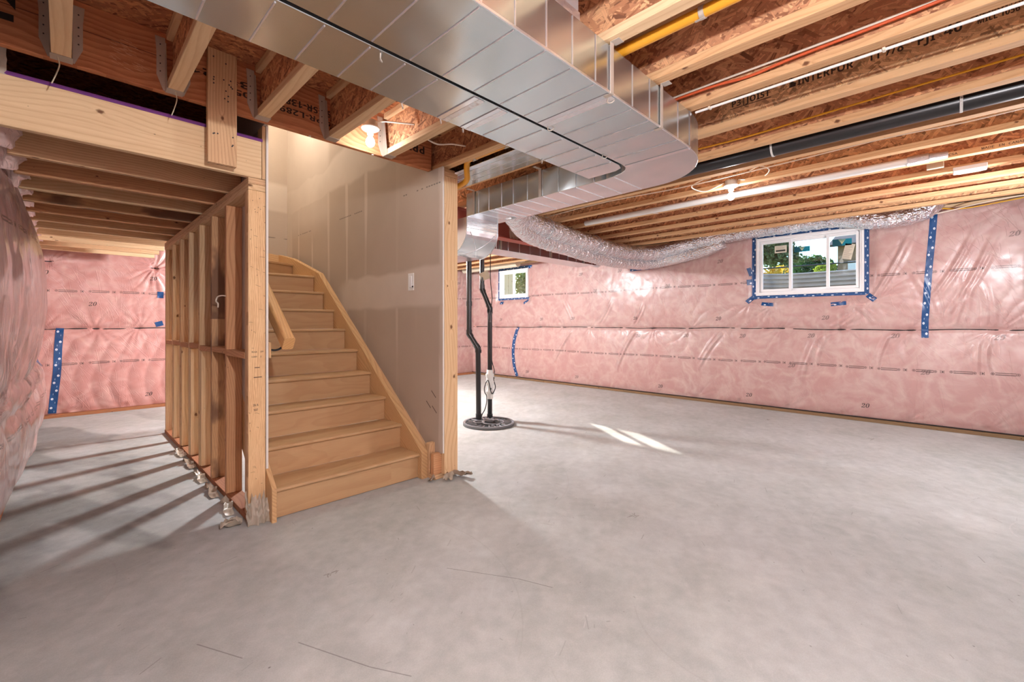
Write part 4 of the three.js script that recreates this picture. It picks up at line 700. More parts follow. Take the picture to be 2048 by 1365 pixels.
const ret = thing('return_duct', 'second galvanized duct lying beside the trunk duct, nearer the staircase', 'duct', V(1.1, DY0, 1.62));
{
  const pl = [[-0.28, 1.478], [2.46, 1.478], [2.52, 1.50], [2.545, 1.55], [2.55, 1.768], [-0.28, 1.768]];
  part('body', planarUV(slabY(pl, DY0 + 0.003, DY1, 0.002), (b, y, a) => [b + y + 0.3, a + y]), M.galv, ret);
  for (const b of [0.15, 0.305, 0.462, 0.615, 0.779, 0.924, 1.075, 1.564, 1.734, 1.90, 2.06, 2.22, 2.38]) part('rib', bar(V(b, DY0 + 0.002, 1.49), V(b, DY0 + 0.002, 1.76), 0.006, 0.005, { c: 0.0015 }), M.rib, ret);
  for (const b of [1.282, 1.427]) { part('joint', box(b - 0.014, b + 0.014, DY0 - 0.001, DY0 + 0.004, 1.485, 1.762, { c: 0.001 }), M.galvShiny, ret); part('tape_strip', box(b + 0.016, b + 0.05, DY0 + 0.0002, DY0 + 0.0025, 1.485, 1.765, { c: 0.0005 }), M.foilTape, ret); }
  const clip = []; for (const b of [1.075, 1.29, 1.43, 2.05]) clip.push(tube([V(b, DY0 + 0.004, 1.765), V(b + 0.01, DY0 - 0.01, 1.77), V(b + 0.02, DY0 - 0.008, 1.785), V(b + 0.02, DY0 + 0.01, 1.79)], 0.003, 12, 6)); clip.push(tube([V(0.82, DY0, 1.49), V(0.825, DY0 - 0.014, 1.50), V(0.84, DY0 - 0.014, 1.515), V(0.84, DY0, 1.53)], 0.003, 12, 6)); for (const g of clip) part('clip', g, M.steel, ret);
  part('gap_shade', [box(-0.28, 2.53, DY0 + 0.02, DY1 - 0.02, 1.4565, 1.4765, { c: 0 })], M.gapShade, ret, 'dark filler painting the shade in the slot between the two ducts');  // dark filler stands for the shade inside the slot
}
const boot = thing('duct_offset', 'shiny galvanized elbow dropping from the trunk duct beneath the red beam', 'duct', V(2.83, 1.87, 3.5));
{
  const out = []; out.push([3.19, 2.199], [3.19, 2.10]); for (let i = 1; i <= 12; i++) { const t = i / 12 * Math.PI / 2; out.push([3.19 + 0.27 * (1 - Math.cos(t)), 2.10 - 0.232 * Math.sin(t)]); } out.push([5.2, 1.868], [5.2, 2.09], [3.75, 2.09], [3.56, 2.12], [3.55, 2.199]);
  part('body', planarUV(slabA(out, 2.634, 3.032, 0.002), (b, y, a) => [b + a, y + a * 0.3]), M.galvShiny, boot);
  for (const y of [2.165, 2.135, 2.10]) part('rib', box(2.633, 3.033, y - 0.003, y + 0.003, 3.184, 3.19, { c: 0.001 }), M.rib, boot);
  for (const b of [2.632, 3.030]) part('edge_flange', tube(out.slice(0, 14).map(([a, y]) => V(b + 0.002, y, a - 0.003)), 0.004, 40, 6), M.rib, boot);
  part('crease', [tube([0, 1, 2, 3, 4, 5].map((i) => { const t = i / 5 * 1.2 + 0.15; return V(2.68 + 0.05 * i, 2.10 - 0.232 * Math.sin(t), 3.188 + 0.27 * (1 - Math.cos(t))); }), 0.003, 20, 6), tube([0, 1, 2, 3, 4, 5].map((i) => { const t = i / 5 * 1.2 + 0.15; return V(2.99 - 0.05 * i, 2.10 - 0.232 * Math.sin(t), 3.188 + 0.27 * (1 - Math.cos(t))); }), 0.003, 20, 6)], M.rib, boot);
}
const pan = thing('sheet_metal_panel', 'smeared shiny sheet metal nailed under the joists behind the gas pipe', 'metal panel', V(2.32, 2.415, 2.8));
part('sheet', box(2.21, 2.50, 2.4165, 2.4195, 1.80, 5.9, { c: 0.0005 }), M.galvShiny, pan); for (const b of [2.27, 2.35, 2.43]) part('bead', box(b - 0.003, b + 0.003, 2.4145, 2.417, 1.82, 5.88, { c: 0.001 }), M.rib, pan);

const beam = thing('steel_beam', 'red-primed steel I-beam with foam overspray carrying the joists', 'beam', V(4.6, 2.19, 3.69));
part('bottom_flange', box(2.25, 7.06, 2.185, 2.197, 3.62, 3.76, { c: 0.002 }), M.redSteel, beam);
part('top_flange', box(2.25, 7.06, 2.407, 2.4195, 3.62, 3.76, { c: 0.002 }), M.redSteel, beam);
part('web', box(2.25, 7.06, 2.197, 2.407, 3.683, 3.697, { c: 0 }), M.redSteel, beam);
for (const [b0, b1] of [[3.06, 3.42], [3.68, 3.86]]) { const g = new THREE.PlaneGeometry(b1 - b0, 0.19, 30, 18), p = g.attributes.position; for (let i = 0; i < p.count; i++) { const u = p.getX(i) / (b1 - b0) * 2, v = p.getY(i) / 0.095; p.setZ(i, 0.010 * (1.05 - u * u * u * u - 0.4 * v * v) * (0.4 + vn(p.getX(i) * 60 + 9, p.getY(i) * 60 + 4)) - 0.004); } g.computeVertexNormals(); g.translate((b0 + b1) / 2, 2.30, -3.683); part('foam_overspray', g, M.spray, beam); }
const duct3 = thing('branch_duct', 'galvanized duct behind the red beam running to the pink wall', 'duct', V(4.5, 2.14, 4.2));
part('body', planarUV(box(3.05, 6.05, 2.145, 2.40, 4.05, 4.42), (b, y, a) => [b + a, y]), M.galv, duct3);
for (let b = 3.2; b < 6; b += 0.21) part('rib', box(b - 0.004, b + 0.004, 2.147, 2.40, 4.045, 4.051, { c: 0.001 }), M.rib, duct3);
for (const b of [3.9, 4.9, 5.7]) part('strap', box(b - 0.014, b + 0.014, 2.14, 2.42, 4.036, 4.043, { c: 0.0005 }), M.steel, duct3);
part('connector', [cyl(V(6.02, 2.25, 4.22), V(6.35, 2.24, 4.22), 0.09, 0.085, 20)], M.foil, duct3);

// insulated flexible ducts: ribbed, crushed tubes
function flex(pts, r, n, rib, sq = 1) {
  const c = new THREE.CatmullRomCurve3(pts, false, 'centripetal'), F = c.computeFrenetFrames(n, false), K = 44, pos = [], uv = [], idx = []; const L = c.getLength();
  for (let i = 0; i <= n; i++) {
    const t = i / n, p = c.getPointAt(t), s = t * L;
    for (let k = 0; k <= K; k++) {
      const a = k / K * Math.PI * 2, cr = 0.55 * (vn((k % K) * 0.45 + 7, s * 30) - 0.5) + 0.9 * (ridge((k % K) * 0.22 + 3, s * 24, 2) - 0.6), lump = 0.5 + 0.5 * Math.sin(s * rib), q = r * (0.94 + 0.05 * lump + 0.11 * cr + 0.10 * (vn(s * 3 + 5, 2.2) - 0.5));
      const d = F.normals[i].clone().multiplyScalar(Math.cos(a)).addScaledVector(F.binormals[i], Math.sin(a)); const v = d.multiplyScalar(q); v.y *= sq;
      pos.push(p.x + v.x, p.y + v.y, p.z + v.z); uv.push(s, k / K * 2 * Math.PI * r);
    }
  }
  for (let i = 0; i < n; i++) for (let k = 0; k < K; k++) { const a = i * (K + 1) + k; idx.push(a, a + 1, a + K + 2, a, a + K + 2, a + K + 1); }
  for (const [i, flip] of [[0, 0], [n, 1]]) { const c0 = pos.length / 3, p = c.getPointAt(i / n); pos.push(p.x, p.y, p.z); uv.push(0, 0); for (let k = 0; k < K; k++) { const a = i * (K + 1) + k; flip ? idx.push(c0, a, a + 1) : idx.push(c0, a + 1, a); } }
  const g = new THREE.BufferGeometry(); g.setAttribute('position', new THREE.Float32BufferAttribute(pos, 3)); g.setAttribute('uv', new THREE.Float32BufferAttribute(uv, 2)); g.setIndex(idx); g.computeVertexNormals(); return g;
}
const fx1 = thing('flexible_duct', 'foil-jacketed flexible duct running along the beam then above the wide window', 'flexible duct', V(5, 2.2, 3.3));
part('jacket', flex([V(2.96, 2.30, 2.93), V(3.5, 2.31, 3.26), V(4.1, 2.30, 3.34), V(4.8, 2.27, 3.38), V(5.6, 2.26, 3.42), V(6.2, 2.29, 3.42), V(6.6, 2.33, 3.25), V(6.74, 2.42, 2.85), V(6.78, 2.50, 2.2), V(6.79, 2.515, 1.6), V(6.79, 2.515, 1.0), V(6.77, 2.475, 0.76)], 0.122, 900, 46, 0.92), M.foil, fx1);
part('jacket', flex([V(6.77, 2.48, 0.78), V(6.76, 2.44, 0.64), V(6.755, 2.425, 0.46), V(6.77, 2.45, 0.28), V(6.79, 2.51, 0.17), V(6.81, 2.60, 0.10)], 0.122, 180, 46, 0.95), M.foil, fx1);
for (const [b, a] of [[3.9, 3.31], [5.0, 3.39]]) part('clamp', new THREE.TorusGeometry(0.124, 0.004, 6, 30).rotateY(Math.PI / 2).translate(b, b < 4.5 ? 2.302 : 2.266, -a), M.foilTape, fx1);
const fx2 = thing('flexible_duct', 'short foil-jacketed flexible duct hanging lower in the wall corner by the beam end', 'flexible duct', V(6.4, 2.2, 3.3));
part('jacket', flex([V(2.95, 2.31, 2.98), V(3.15, 2.275, 3.1), V(3.7, 2.20, 3.36), V(4.6, 2.155, 3.46), V(5.5, 2.12, 3.5), V(6.2, 2.14, 3.5), V(6.6, 2.17, 3.42), V(6.75, 2.22, 3.1), V(6.79, 2.28, 2.75), V(6.80, 2.34, 2.5), V(6.81, 2.40, 2.35)], 0.10, 600, 50, 0.9), M.foil, fx2);

// ---------------------------------------------------------------- pipes
const gas = thing('gas_pipe', 'yellow-coated gas pipe clipped along a joist and bent at the stair wall', 'pipe', V(2.16, 2.4, 1.5));
part('pipe', [tube([V(1.80, 2.452, -0.62), V(1.80, 2.452, 0.3), V(1.80, 2.452, 1.15)], 0.023, 30, 16), tube([V(1.80, 2.452, 1.14), V(1.83, 2.47, 1.25), V(1.95, 2.52, 1.42), V(2.08, 2.53, 1.56), V(2.15, 2.49, 1.68), V(2.165, 2.455, 1.8), V(2.165, 2.452, 1.95)], 0.023, 40, 16), tube([V(2.165, 2.452, 1.94), V(2.165, 2.452, 2.2), V(2.165, 2.452, 2.55)], 0.023, 20, 16)], M.gas, gas);
part('elbow', tube([V(2.165, 2.452, 2.54), V(2.167, 2.45, 2.61), V(2.19, 2.425, 2.65), V(2.215, 2.385, 2.68), V(2.25, 2.35, 2.72), V(2.262, 2.33, 2.80), V(2.25, 2.32, 3.0), V(2.235, 2.31, 4.5)], 0.023, 80, 16), M.gas, gas);
for (const [b, a] of [[1.80, 0.70], [2.165, 2.18], [2.165, 2.52]]) part('clip', [cyl(V(b, 2.452, a - 0.01), V(b, 2.452, a + 0.01), 0.0265, 0.0265, 20), box(b - 0.006, b + 0.006, 2.425, 2.428, a - 0.01, a + 0.03, { c: 0.001 })], M.steel, gas);
const drain = thing('drain_pipe', 'fat black plastic drain pipe slung between joists on perforated straps', 'pipe', V(3.51, 2.38, 1.2));
part('pipe', cyl(V(3.50, 2.438, 3.4), V(3.50, 2.432, -0.72), 0.054, 0.054, 36), M.abs, drain);
for (const a of [0.874, -0.054]) { const links = []; for (let i = 0; i < 26; i++) { const t = -Math.PI * 0.95 + i / 25 * Math.PI * 0.95; const c = V(3.50 - 0.058 * Math.cos(t), 2.436 + 0.058 * Math.sin(t), a), tg = new THREE.TorusGeometry(0.0052, 0.0018, 5, 10); tg.rotateY(Math.PI / 2).rotateZ(-t).translate(c.x, c.y, c.z); links.push(tg); } for (const s of [-1, 1]) links.push(box(3.5 + s * 0.058 - 0.001, 3.5 + s * 0.058 + 0.001, 2.44, 2.53, a - 0.006, a + 0.006, { c: 0 })); part('strap', links, M.pvc, drain).userData.kind = 'stuff'; }
const vent = thing('vent_pipe', 'white plastic vent pipe along a joist ending at the extractor box', 'pipe', V(4.53, 2.4, 1.6));
part('pipe', cyl(V(4.545, 2.447, 3.2), V(4.545, 2.444, 0.16), 0.03, 0.03, 24), M.pvc, vent); part('coupling', [cyl(V(4.545, 2.444, 0.22), V(4.545, 2.444, 0.10), 0.036, 0.036, 24), cyl(V(4.545, 2.444, 0.10), V(4.56, 2.444, 0.0), 0.03, 0.026, 24)], M.foilTape, vent);
for (const a of [1.16, 2.3]) part('strap', bar(V(4.53, 2.412, a), V(4.60, 2.417, a - 0.03), 0.012, 0.002), M.pvc, vent);
const cdt = thing('conduit', 'thin white conduit along the bottom of a near joist', 'conduit', V(2.54, 2.41, 0.8));
part('pipe', cyl(V(2.545, 2.4135, 1.03), V(2.545, 2.4125, -0.72), 0.0065, 0.0065, 14), M.pvc, cdt); for (const a of [0.95, 0.2, -0.4]) part('clip', box(2.53, 2.56, 2.406, 2.419, a - 0.006, a + 0.006), M.wireWhite, cdt);
const bx = thing('extractor_box', 'white plastic extractor grille box under the ceiling joists', 'vent box', V(4.93, 2.385, -0.125));
part('housing', box(4.87, 4.985, 2.385, 2.4195, -0.215, -0.03, { c: 0.004 }), M.pvc, bx); part('grille', Array.from({ length: 9 }, (_, i) => box(4.875 + i * 0.012, 4.881 + i * 0.012, 2.382, 2.386, -0.185, -0.06, { c: 0.0005 })), M.vinyl, bx).userData.kind = 'stuff';
solo('cardboard_piece', box(4.83, 4.86, 2.43, 2.50, 0.02, 0.12, { c: 0.002 }), M.kraft, 'small cardboard piece above the white extractor box', 'cardboard');

// electrical cables along joists
function cable(name, pts, r, mat, label, n = 120) { const t = thing(name, label, 'cable', pts[0].clone()); part('sheath', tube(pts, r, n, 8), mat, t); return t; }
cable('cable', [V(2.463, 2.49, 3.4), V(2.463, 2.50, 1.9), V(2.463, 2.502, 1.2), V(2.463, 2.50, 0.4), V(2.463, 2.505, -0.7)], 0.006, M.wireWhite, 'white flat cable stapled on a joist web above the orange cable');
cable('cable', [V(2.448, 2.47, 3.0), V(2.448, 2.472, 1.6), V(2.445, 2.475, 0.9), V(2.45, 2.462, 0.72), V(2.455, 2.475, 0.55), V(2.458, 2.485, 0.2), V(2.458, 2.505, -0.3), V(2.458, 2.52, -0.7)], 0.007, M.wireOrange, 'orange cable drooping along a near joist');
cable('cable', [V(3.275, 2.50, 3.0), V(3.28, 2.495, 1.6), V(3.275, 2.48, 1.0), V(3.28, 2.495, 0.5), V(3.275, 2.505, 0.0), V(3.27, 2.515, -0.7)], 0.006, M.wireYellow, 'yellow cable running along the joist before the black drain');
cable('cable', [V(4.02, 2.47, 3.4), V(4.02, 2.49, 2.6), V(4.0, 2.46, 1.7), V(4.02, 2.48, 0.9), V(4.0, 2.49, 0.3), V(4.0, 2.478, -0.1), V(4.0, 2.50, -0.7)], 0.006, M.wireWhite, 'white cable sagging along the joist behind the black drain');
cable('cable', [V(1.47, 2.56, 2.74), V(1.52, 2.565, 2.70), V(1.58, 2.55, 2.62), V(1.64, 2.53, 2.53)], 0.006, M.wireWhite, 'short white cable from the box of the bulb by the stairs');
cable('cable', [V(1.70, 2.50, 2.55), V(1.78, 2.50, 2.60), V(1.88, 2.488, 2.6), V(1.97, 2.50, 2.55), V(2.07, 2.505, 2.52)], 0.006, M.wireWhite, 'white cable crossing the bay right of the bulb by the stairs');
cable('cable', [V(4.13, 2.46, 1.30), V(4.16, 2.435, 1.14), V(4.10, 2.475, 1.05), V(4.02, 2.50, 1.10), V(4.03, 2.485, 1.18)], 0.005, M.wireWhite, 'curled white cable tail right of the far bulb', 60);
cable('cable', [V(4.12, 2.45, 1.42), V(4.14, 2.42, 1.60), V(4.06, 2.46, 1.68), V(4.0, 2.485, 1.56), V(3.99, 2.48, 1.48)], 0.005, M.wireWhite, 'looped white cable tail left of the far bulb', 60);
cable('cable', [V(6.86, 2.50, -0.66), V(6.87, 2.475, -0.4), V(6.88, 2.46, -0.1), V(6.89, 2.50, 0.1), V(6.9, 2.50, 0.3)], 0.006, M.wireYellow, 'yellow cable at the top of the pink wall');
cable('cable', [V(6.60, 2.465, -0.68), V(6.66, 2.47, -0.45), V(6.74, 2.46, -0.2), V(6.85, 2.445, 0.0), V(6.90, 2.44, 0.14), V(6.92, 2.46, 0.4)], 0.006, M.wireWhite, 'pale cable slanting to the top of the pink wall');
cable('water_line', [V(4.45, 2.53, -0.70), V(4.44, 2.52, -0.4), V(4.42, 2.515, -0.2), V(4.41, 2.53, -0.05)], 0.008, M.pex, 'blue plastic water line high at the right edge', 40);
for (const [i, [b, a]] of [[4.84, -0.22], [5.258, -0.24], [5.676, -0.28], [6.094, -0.34]].entries()) cable('water_line', [V(b, 2.56, a), V(b + 0.09, 2.55, a + 0.005), V(b + 0.17, 2.54, a + 0.01)], 0.012, i === 3 ? M.pexRed : M.pex, i === 3 ? 'red plastic water line stub nearest the pink wall' : `blue plastic water line stub in the ${['nearest', 'middle', 'farthest'][i]} joist bay at right`, 20);
for (const [b, a, l] of [[-0.02, 2.88, 'leftmost hung joist'], [0.41, 2.88, 'hung joist left of the nailed board']]) cable('string', [V(b, 2.419, a), V(b + 0.006, 2.38, a - 0.003), V(b - 0.004, 2.33, a - 0.012), V(b - 0.018, 2.28, a - 0.02)], 0.0025, M.kraft, `frayed pale string hanging from the ${l}`, 20);
cable('wire_tail', [V(0.784, 1.39, 3.52), V(0.765, 1.395, 3.57), V(0.75, 1.385, 3.62), V(0.745, 1.36, 3.63), V(0.75, 1.34, 3.60), V(0.752, 1.315, 3.61)], 0.0045, M.wireWhite, 'white wire tail poking out of the stud wall', 40);

// ---------------------------------------------------------------- lamps
function lampHolder(name, b, a, yPlate, label, power, size = 1.5) {
  const t = thing(name, label, 'lamp', V(b, yPlate - 0.15, a));
  if (yPlate < 2.3) part('cord', cyl(V(b, 2.42, a), V(b, yPlate, a), 0.004, 0.004, 8), M.wireWhite, t);
  part('outlet_box', cyl(V(b, yPlate + 0.045, a), V(b, yPlate + 0.003, a), 0.05, 0.05, 8), M.steel, t);
  const lat = (pts, m, n) => { const g = new THREE.LatheGeometry(pts.map(([r, y]) => new THREE.Vector2(r, y)), 32); g.translate(b, yPlate, -a); return part(n, g, m, t); };
  lat([[0.0, 0.004], [0.058, 0.004], [0.062, 0.0], [0.058, -0.008], [0.042, -0.018], [0.024, -0.026], [0.021, -0.044], [0.019, -0.048], [0, -0.048]], M.porcelain, 'lampholder');
  const bulb = lat([[0.0, -0.045], [0.013, -0.046], [0.014, -0.056], [0.022, -0.068], [0.0295, -0.083], [0.031, -0.098], [0.027, -0.114], [0.016, -0.126], [0.0, -0.130]].reverse(), M.bulb, 'bulb');
  bulb.castShadow = false;
  const l = new THREE.PointLight(LAMP_COLOR, power, 0, 2); l.name = 'lamp_light'; l.position.set(0, -0.095 + 0.15, 0); l.castShadow = true; l.shadow.radius = size; l.shadow.mapSize.set(1024, 1024); l.shadow.camera.near = 0.05; t.add(l);
  return t;
}
lampHolder('bulb_lamp', 1.455, 2.78, 2.525, 'lit bare bulb in a porcelain holder beside the stair opening', LAMP * 0.04);
lampHolder('bulb_lamp', 4.13, 1.36, 2.419, 'lit bare bulb in a porcelain holder under the main room joists', LAMP * 0.07);
lampHolder('bulb_lamp', 3.05, 6.0, 2.40, 'lit bare bulb hidden behind the drywalled stair wall', LAMP * 6, 7);
lampHolder('bulb_lamp', 0.38, -0.35, 2.08, 'added fill bulb on a cord outside the picture beside the viewer', LAMP * 1.6);  // added fill lamp, lifts the light from the camera side
lampHolder('bulb_lamp', 5.0, -0.56, 1.95, 'added fill bulb outside the picture near the front wall', LAMP * 1.0);  // second added fill lamp, out of view at the right front
const up = thing('added_ceiling_lamp', 'added round white ceiling lamp out of sight above the stair winders', 'lamp', V(1.45, wellTop - 0.07, 5.2));  // added unseen lamp to brighten the back of the stairwell
part('diffuser', cyl(V(1.45, wellTop - 0.002, 5.2), V(1.45, wellTop - 0.06, 5.2), 0.16, 0.14, 32), M.bulb, up);
{ const l = new THREE.PointLight(new THREE.Color(1, 0.9, 0.78), LAMP * 0.5, 0, 2); l.name = 'lamp_light'; l.position.set(0, -0.12, 0); l.castShadow = true; l.shadow.radius = 8; up.add(l); }

// ---------------------------------------------------------------- sump
const sump = thing('sump_pit', 'round dark sump pit lid with radial ribs set in the floor', 'sump lid', V(3.56, 0, 3.9));
{
  const cx = 3.56, ca = 3.9, R = 0.305, ring = (r0, r1, y0, y1, x = cx, a = ca, n = 48) => { const g = new THREE.LatheGeometry([[r0, y0], [r1, y0], [r1, y1 - 0.003], [r1 - 0.003, y1], [r0 + 0.003, y1], [r0, y1 - 0.003], [r0, y0]].map(([r, y]) => new THREE.Vector2(r, y)), n); return g.translate(x, 0, -a); };
  const lid = std({ color: C(118, 118, 120), roughness: 0.4 });
  part('base', cyl(V(cx, 0.0005, ca), V(cx, 0.008, ca), R - 0.01, R - 0.01, 48), M.gapShade, sump);  // dark disc paints the darkness of the pit below the ribs
  part('rim', ring(R - 0.03, R, 0.0005, 0.034), lid, sump);
  part('hub', [ring(0.115, 0.135, 0.006, 0.03, cx + 0.05, ca - 0.02), ring(0.055, 0.07, 0.006, 0.032, cx + 0.075 - 0.14, ca + 0.10), ring(0.05, 0.066, 0.006, 0.032, cx + 0.08, ca + 0.09)], lid, sump);
  for (let i = 0; i < 22; i++) { const t = i / 22 * Math.PI * 2, r0 = 0.16 + 0.03 * (i % 2); part('rib', bar(V(cx + r0 * Math.cos(t), 0.018, ca + r0 * Math.sin(t)), V(cx + (R - 0.02) * Math.cos(t), 0.018, ca + (R - 0.02) * Math.sin(t)), 0.014, 0.022, { c: 0.003 }), lid, sump); }
  part('boss', [0.6, 1.0, 4.2, 4.6, 5.0].map((t) => cyl(V(cx + 0.2 * Math.cos(t), 0.008, ca + 0.2 * Math.sin(t)), V(cx + 0.2 * Math.cos(t), 0.036, ca + 0.2 * Math.sin(t)), 0.022, 0.016, 16)), lid, sump);
}
const pipeRun = (name, label, pts, r, joints) => {
  const t = thing(name, label, 'pipe', pts[pts.length - 1].clone());
  for (let i = 0; i < pts.length - 1; i++) part('pipe', cyl(pts[i], pts[i + 1], r, r, 22), M.abs, t);
  for (let i = 1; i < pts.length - 1; i++) { const a = pts[i].clone().lerp(pts[i - 1], Math.min(0.5, 0.05 / pts[i].distanceTo(pts[i - 1]))), b = pts[i].clone().lerp(pts[i + 1], Math.min(0.5, 0.05 / pts[i].distanceTo(pts[i + 1]))); part('elbow', [cyl(a, pts[i], r * 1.17, r * 1.17, 22), cyl(pts[i], b, r * 1.17, r * 1.17, 22), new THREE.SphereGeometry(r * 1.17, 20, 14).translate(pts[i].x, pts[i].y, pts[i].z)], M.abs, t); }
  for (const [b, a, y0, y1] of joints) part('coupling', cyl(V(b, y0, a), V(b, y1, a), r * 1.17, r * 1.17, 22), M.abs, t);
  return t;
};
pipeRun('sump_vent_pipe', 'left black plastic pipe rising from the sump with one offset bend', [V(3.49, 2.10, 4.18), V(3.49, 1.079, 4.18), V(3.567, 0.901, 4.102), V(3.573, 0.012, 4.096)], 0.032, [[3.49, 4.18, 1.42, 1.477], [3.571, 4.098, 0.845, 0.882], [3.573, 4.096, 0.03, 0.10]]);
const dis = pipeRun('sump_discharge_pipe', 'right black plastic pipe rising from the sump to the white check valve', [V(3.688, 2.131, 4.165), V(3.688, 1.641, 4.165), V(3.757, 1.396, 4.094), V(3.757, 0.592, 4.094)], 0.030, [[3.757, 4.094, 1.33, 1.39]]);
part('pipe', cyl(V(3.757, 0.29, 4.094), V(3.757, 0.01, 4.094), 0.030, 0.030, 22), M.abs, dis); part('coupling', cyl(V(3.757, 0.07, 4.094), V(3.757, 0.02, 4.094), 0.036, 0.036, 22), M.abs, dis);
const cv = thing('check_valve', 'white plastic check valve on the sump discharge pipe', 'valve', V(3.757, 0.259, 4.094));
{ const p = V(3.757, 0.259, 4.094), H = 0.364; const pr = [[0.034, 0], [0.040, 0.002], [0.040, 0.05], [0.045, 0.055], [0.045, 0.10], [0.037, 0.115], [0.037, 0.17], [0.050, 0.18], [0.050, 0.225], [0.044, 0.23], [0.044, 0.27], [0.050, 0.275], [0.050, 0.315], [0.040, 0.325], [0.040, H - 0.002], [0.031, H]]; const g = new THREE.LatheGeometry(pr.map(([r, y]) => new THREE.Vector2(r, y)), 28); g.translate(p.x, p.y, p.z); part('body', g, M.pvc, cv);
  const teeth = []; for (const yy of [0.076, 0.2, 0.295]) for (let i = 0; i < 14; i++) { const t = i / 14 * 6.283; teeth.push(box(-0.004, 0.004, -0.02, 0.02, -0.003, 0.003, { c: 0.001 }).rotateY(-t).translate(p.x + 0.0495 * Math.cos(t), p.y + yy, p.z + 0.0495 * Math.sin(t))); } part('grip', teeth, M.pvc, cv).userData.kind = 'stuff'; part('tag', box(-0.012, 0.012, 0, 0.02, 0, 0.004).translate(p.x - 0.02, p.y + 0.12, p.z + 0.040), M.strap, cv); part('plug', box(-0.012, 0.012, 0, 0.075, -0.01, 0.01, { c: 0.004 }).translate(p.x + 0.06, p.y + 0.24, p.z), M.black, cv); }
const line = (l) => l.map(([b, y, a]) => V(b, y, a));
cable('pump_cord', line([[3.729, 2.091, 4.052], [3.729, 1.749, 4.052], [3.742, 1.525, 4.038], [3.735, 1.413, 4.046], [3.712, 1.251, 4.069], [3.712, 0.94, 4.069], [3.745, 0.722, 4.038], [3.775, 0.616, 4.03], [3.81, 0.575, 4.07]]), 0.005, M.wireBlack, 'black pump cord dropping beside the sump discharge pipe');
cable('pump_cord', line([[3.815, 0.50, 4.09], [3.80, 0.40, 4.04], [3.74, 0.33, 4.035], [3.70, 0.50, 4.07], [3.675, 0.40, 4.105], [3.68, 0.342, 4.10], [3.694, 0.305, 4.087], [3.694, 0.218, 4.087], [3.677, 0.125, 4.105], [3.659, 0.081, 4.123], [3.646, 0.02, 4.136]]), 0.0055, M.wireBlack, 'black cord looping left of the white check valve');
{ const g = new THREE.PlaneGeometry(0.115, 0.10, 6, 6), p = g.attributes.position; for (let i = 0; i < p.count; i++) p.setZ(i, 0.012 * Math.sin(p.getX(i) * 50) + 0.008 * Math.sin(p.getY(i) * 40)); g.computeVertexNormals(); g.rotateZ(0.35).rotateY(-Math.PI / 4).translate(3.685, 1.80, -4.11); solo('paper_tag', g, M.kraft, 'creased paper tag tied to the sump discharge pipe', 'tag'); }

// cream vent box above the small window
const cb = thing('vent_chase', 'cream boxed vent pipe above the small far window', 'vent', V(6.6, 2.42, 6.9));
part('pipe', cyl(V(6.62, 2.46, 6.35), V(6.62, 2.46, 8.1), 0.075, 0.075, 28), M.cream, cb); part('box', box(6.5, 6.78, 2.50, 2.62, 6.3, 8.1, { c: 0.006 }), M.cream, cb); part('tape_strip', box(6.5, 6.70, 2.49, 2.503, 6.36, 6.62, { c: 0.002 }), M.foilTape, cb);

// ---------------------------------------------------------------- tape on the plastic
// strip lying on a wall surface along (u, v) points
function tapeStrip(at, depth, pts, w, mat, o = {}) {
  const c = new THREE.CatmullRomCurve3(pts.map(([u, v]) => new THREE.Vector3(u, v, 0)), false, 'centripetal'), L = c.getLength(), n = Math.max(4, Math.round(L / 0.02)), pos = [], uv = [], idx = [], K = 4;
  for (let i = 0; i <= n; i++) { const p = c.getPointAt(i / n), t = c.getTangentAt(i / n); for (let k = 0; k <= K; k++) { const s = (k / K - 0.5) * w, u = p.x - t.y * s, v = p.y + t.x * s; const d = (o.flat ?? Math.max(depth(u, v), depth(u, v))) + 0.0035; const q = at(u, v, d); pos.push(q.x, q.y, q.z); uv.push(i / n * L, k / K * 0.058); } }
  for (let i = 0; i < n; i++) for (let k = 0; k < K; k++) { const a = i * (K + 1) + k; idx.push(a, a + 1, a + K + 2, a, a + K + 2, a + K + 1); }
  const g = new THREE.BufferGeometry(); g.setAttribute('position', new THREE.Float32BufferAttribute(pos, 3)); g.setAttribute('uv', new THREE.Float32BufferAttribute(uv, 2)); g.setIndex(idx); g.computeVertexNormals(); return g;
}
M.tape.side = M.tapePlain.side = THREE.DoubleSide;
const onR = (pts) => pts.map(([a, y]) => [-a, y]);
solo('sheathing_tape', tapeStrip(atR, rightDepth, onR([[0.11, 2.46], [0.125, 2.2], [0.15, 1.85], [0.17, 1.5], [0.185, 1.2], [0.185, 1.04]]), 0.062, M.tape), M.tape, 'long vertical blue tape strip right of the wide window', 'tape');
solo('sheathing_tape', tapeStrip(atR, rightDepth, onR([[6.67, 1.13], [6.72, 1.0], [6.77, 0.8], [6.79, 0.55], [6.76, 0.25], [6.70, 0.06]]), 0.085, M.tape), M.tape, 'bent dark blue tape strip low on the window wall beyond the sump', 'tape');
solo('sheathing_tape', tapeStrip(atB, backDepth, [[-0.035, 1.145], [-0.05, 0.9], [-0.06, 0.6], [-0.085, 0.3], [-0.105, 0.05]], 0.075, M.tape), M.tape, 'vertical blue tape strip on the far pink wall left of the stairs', 'tape');
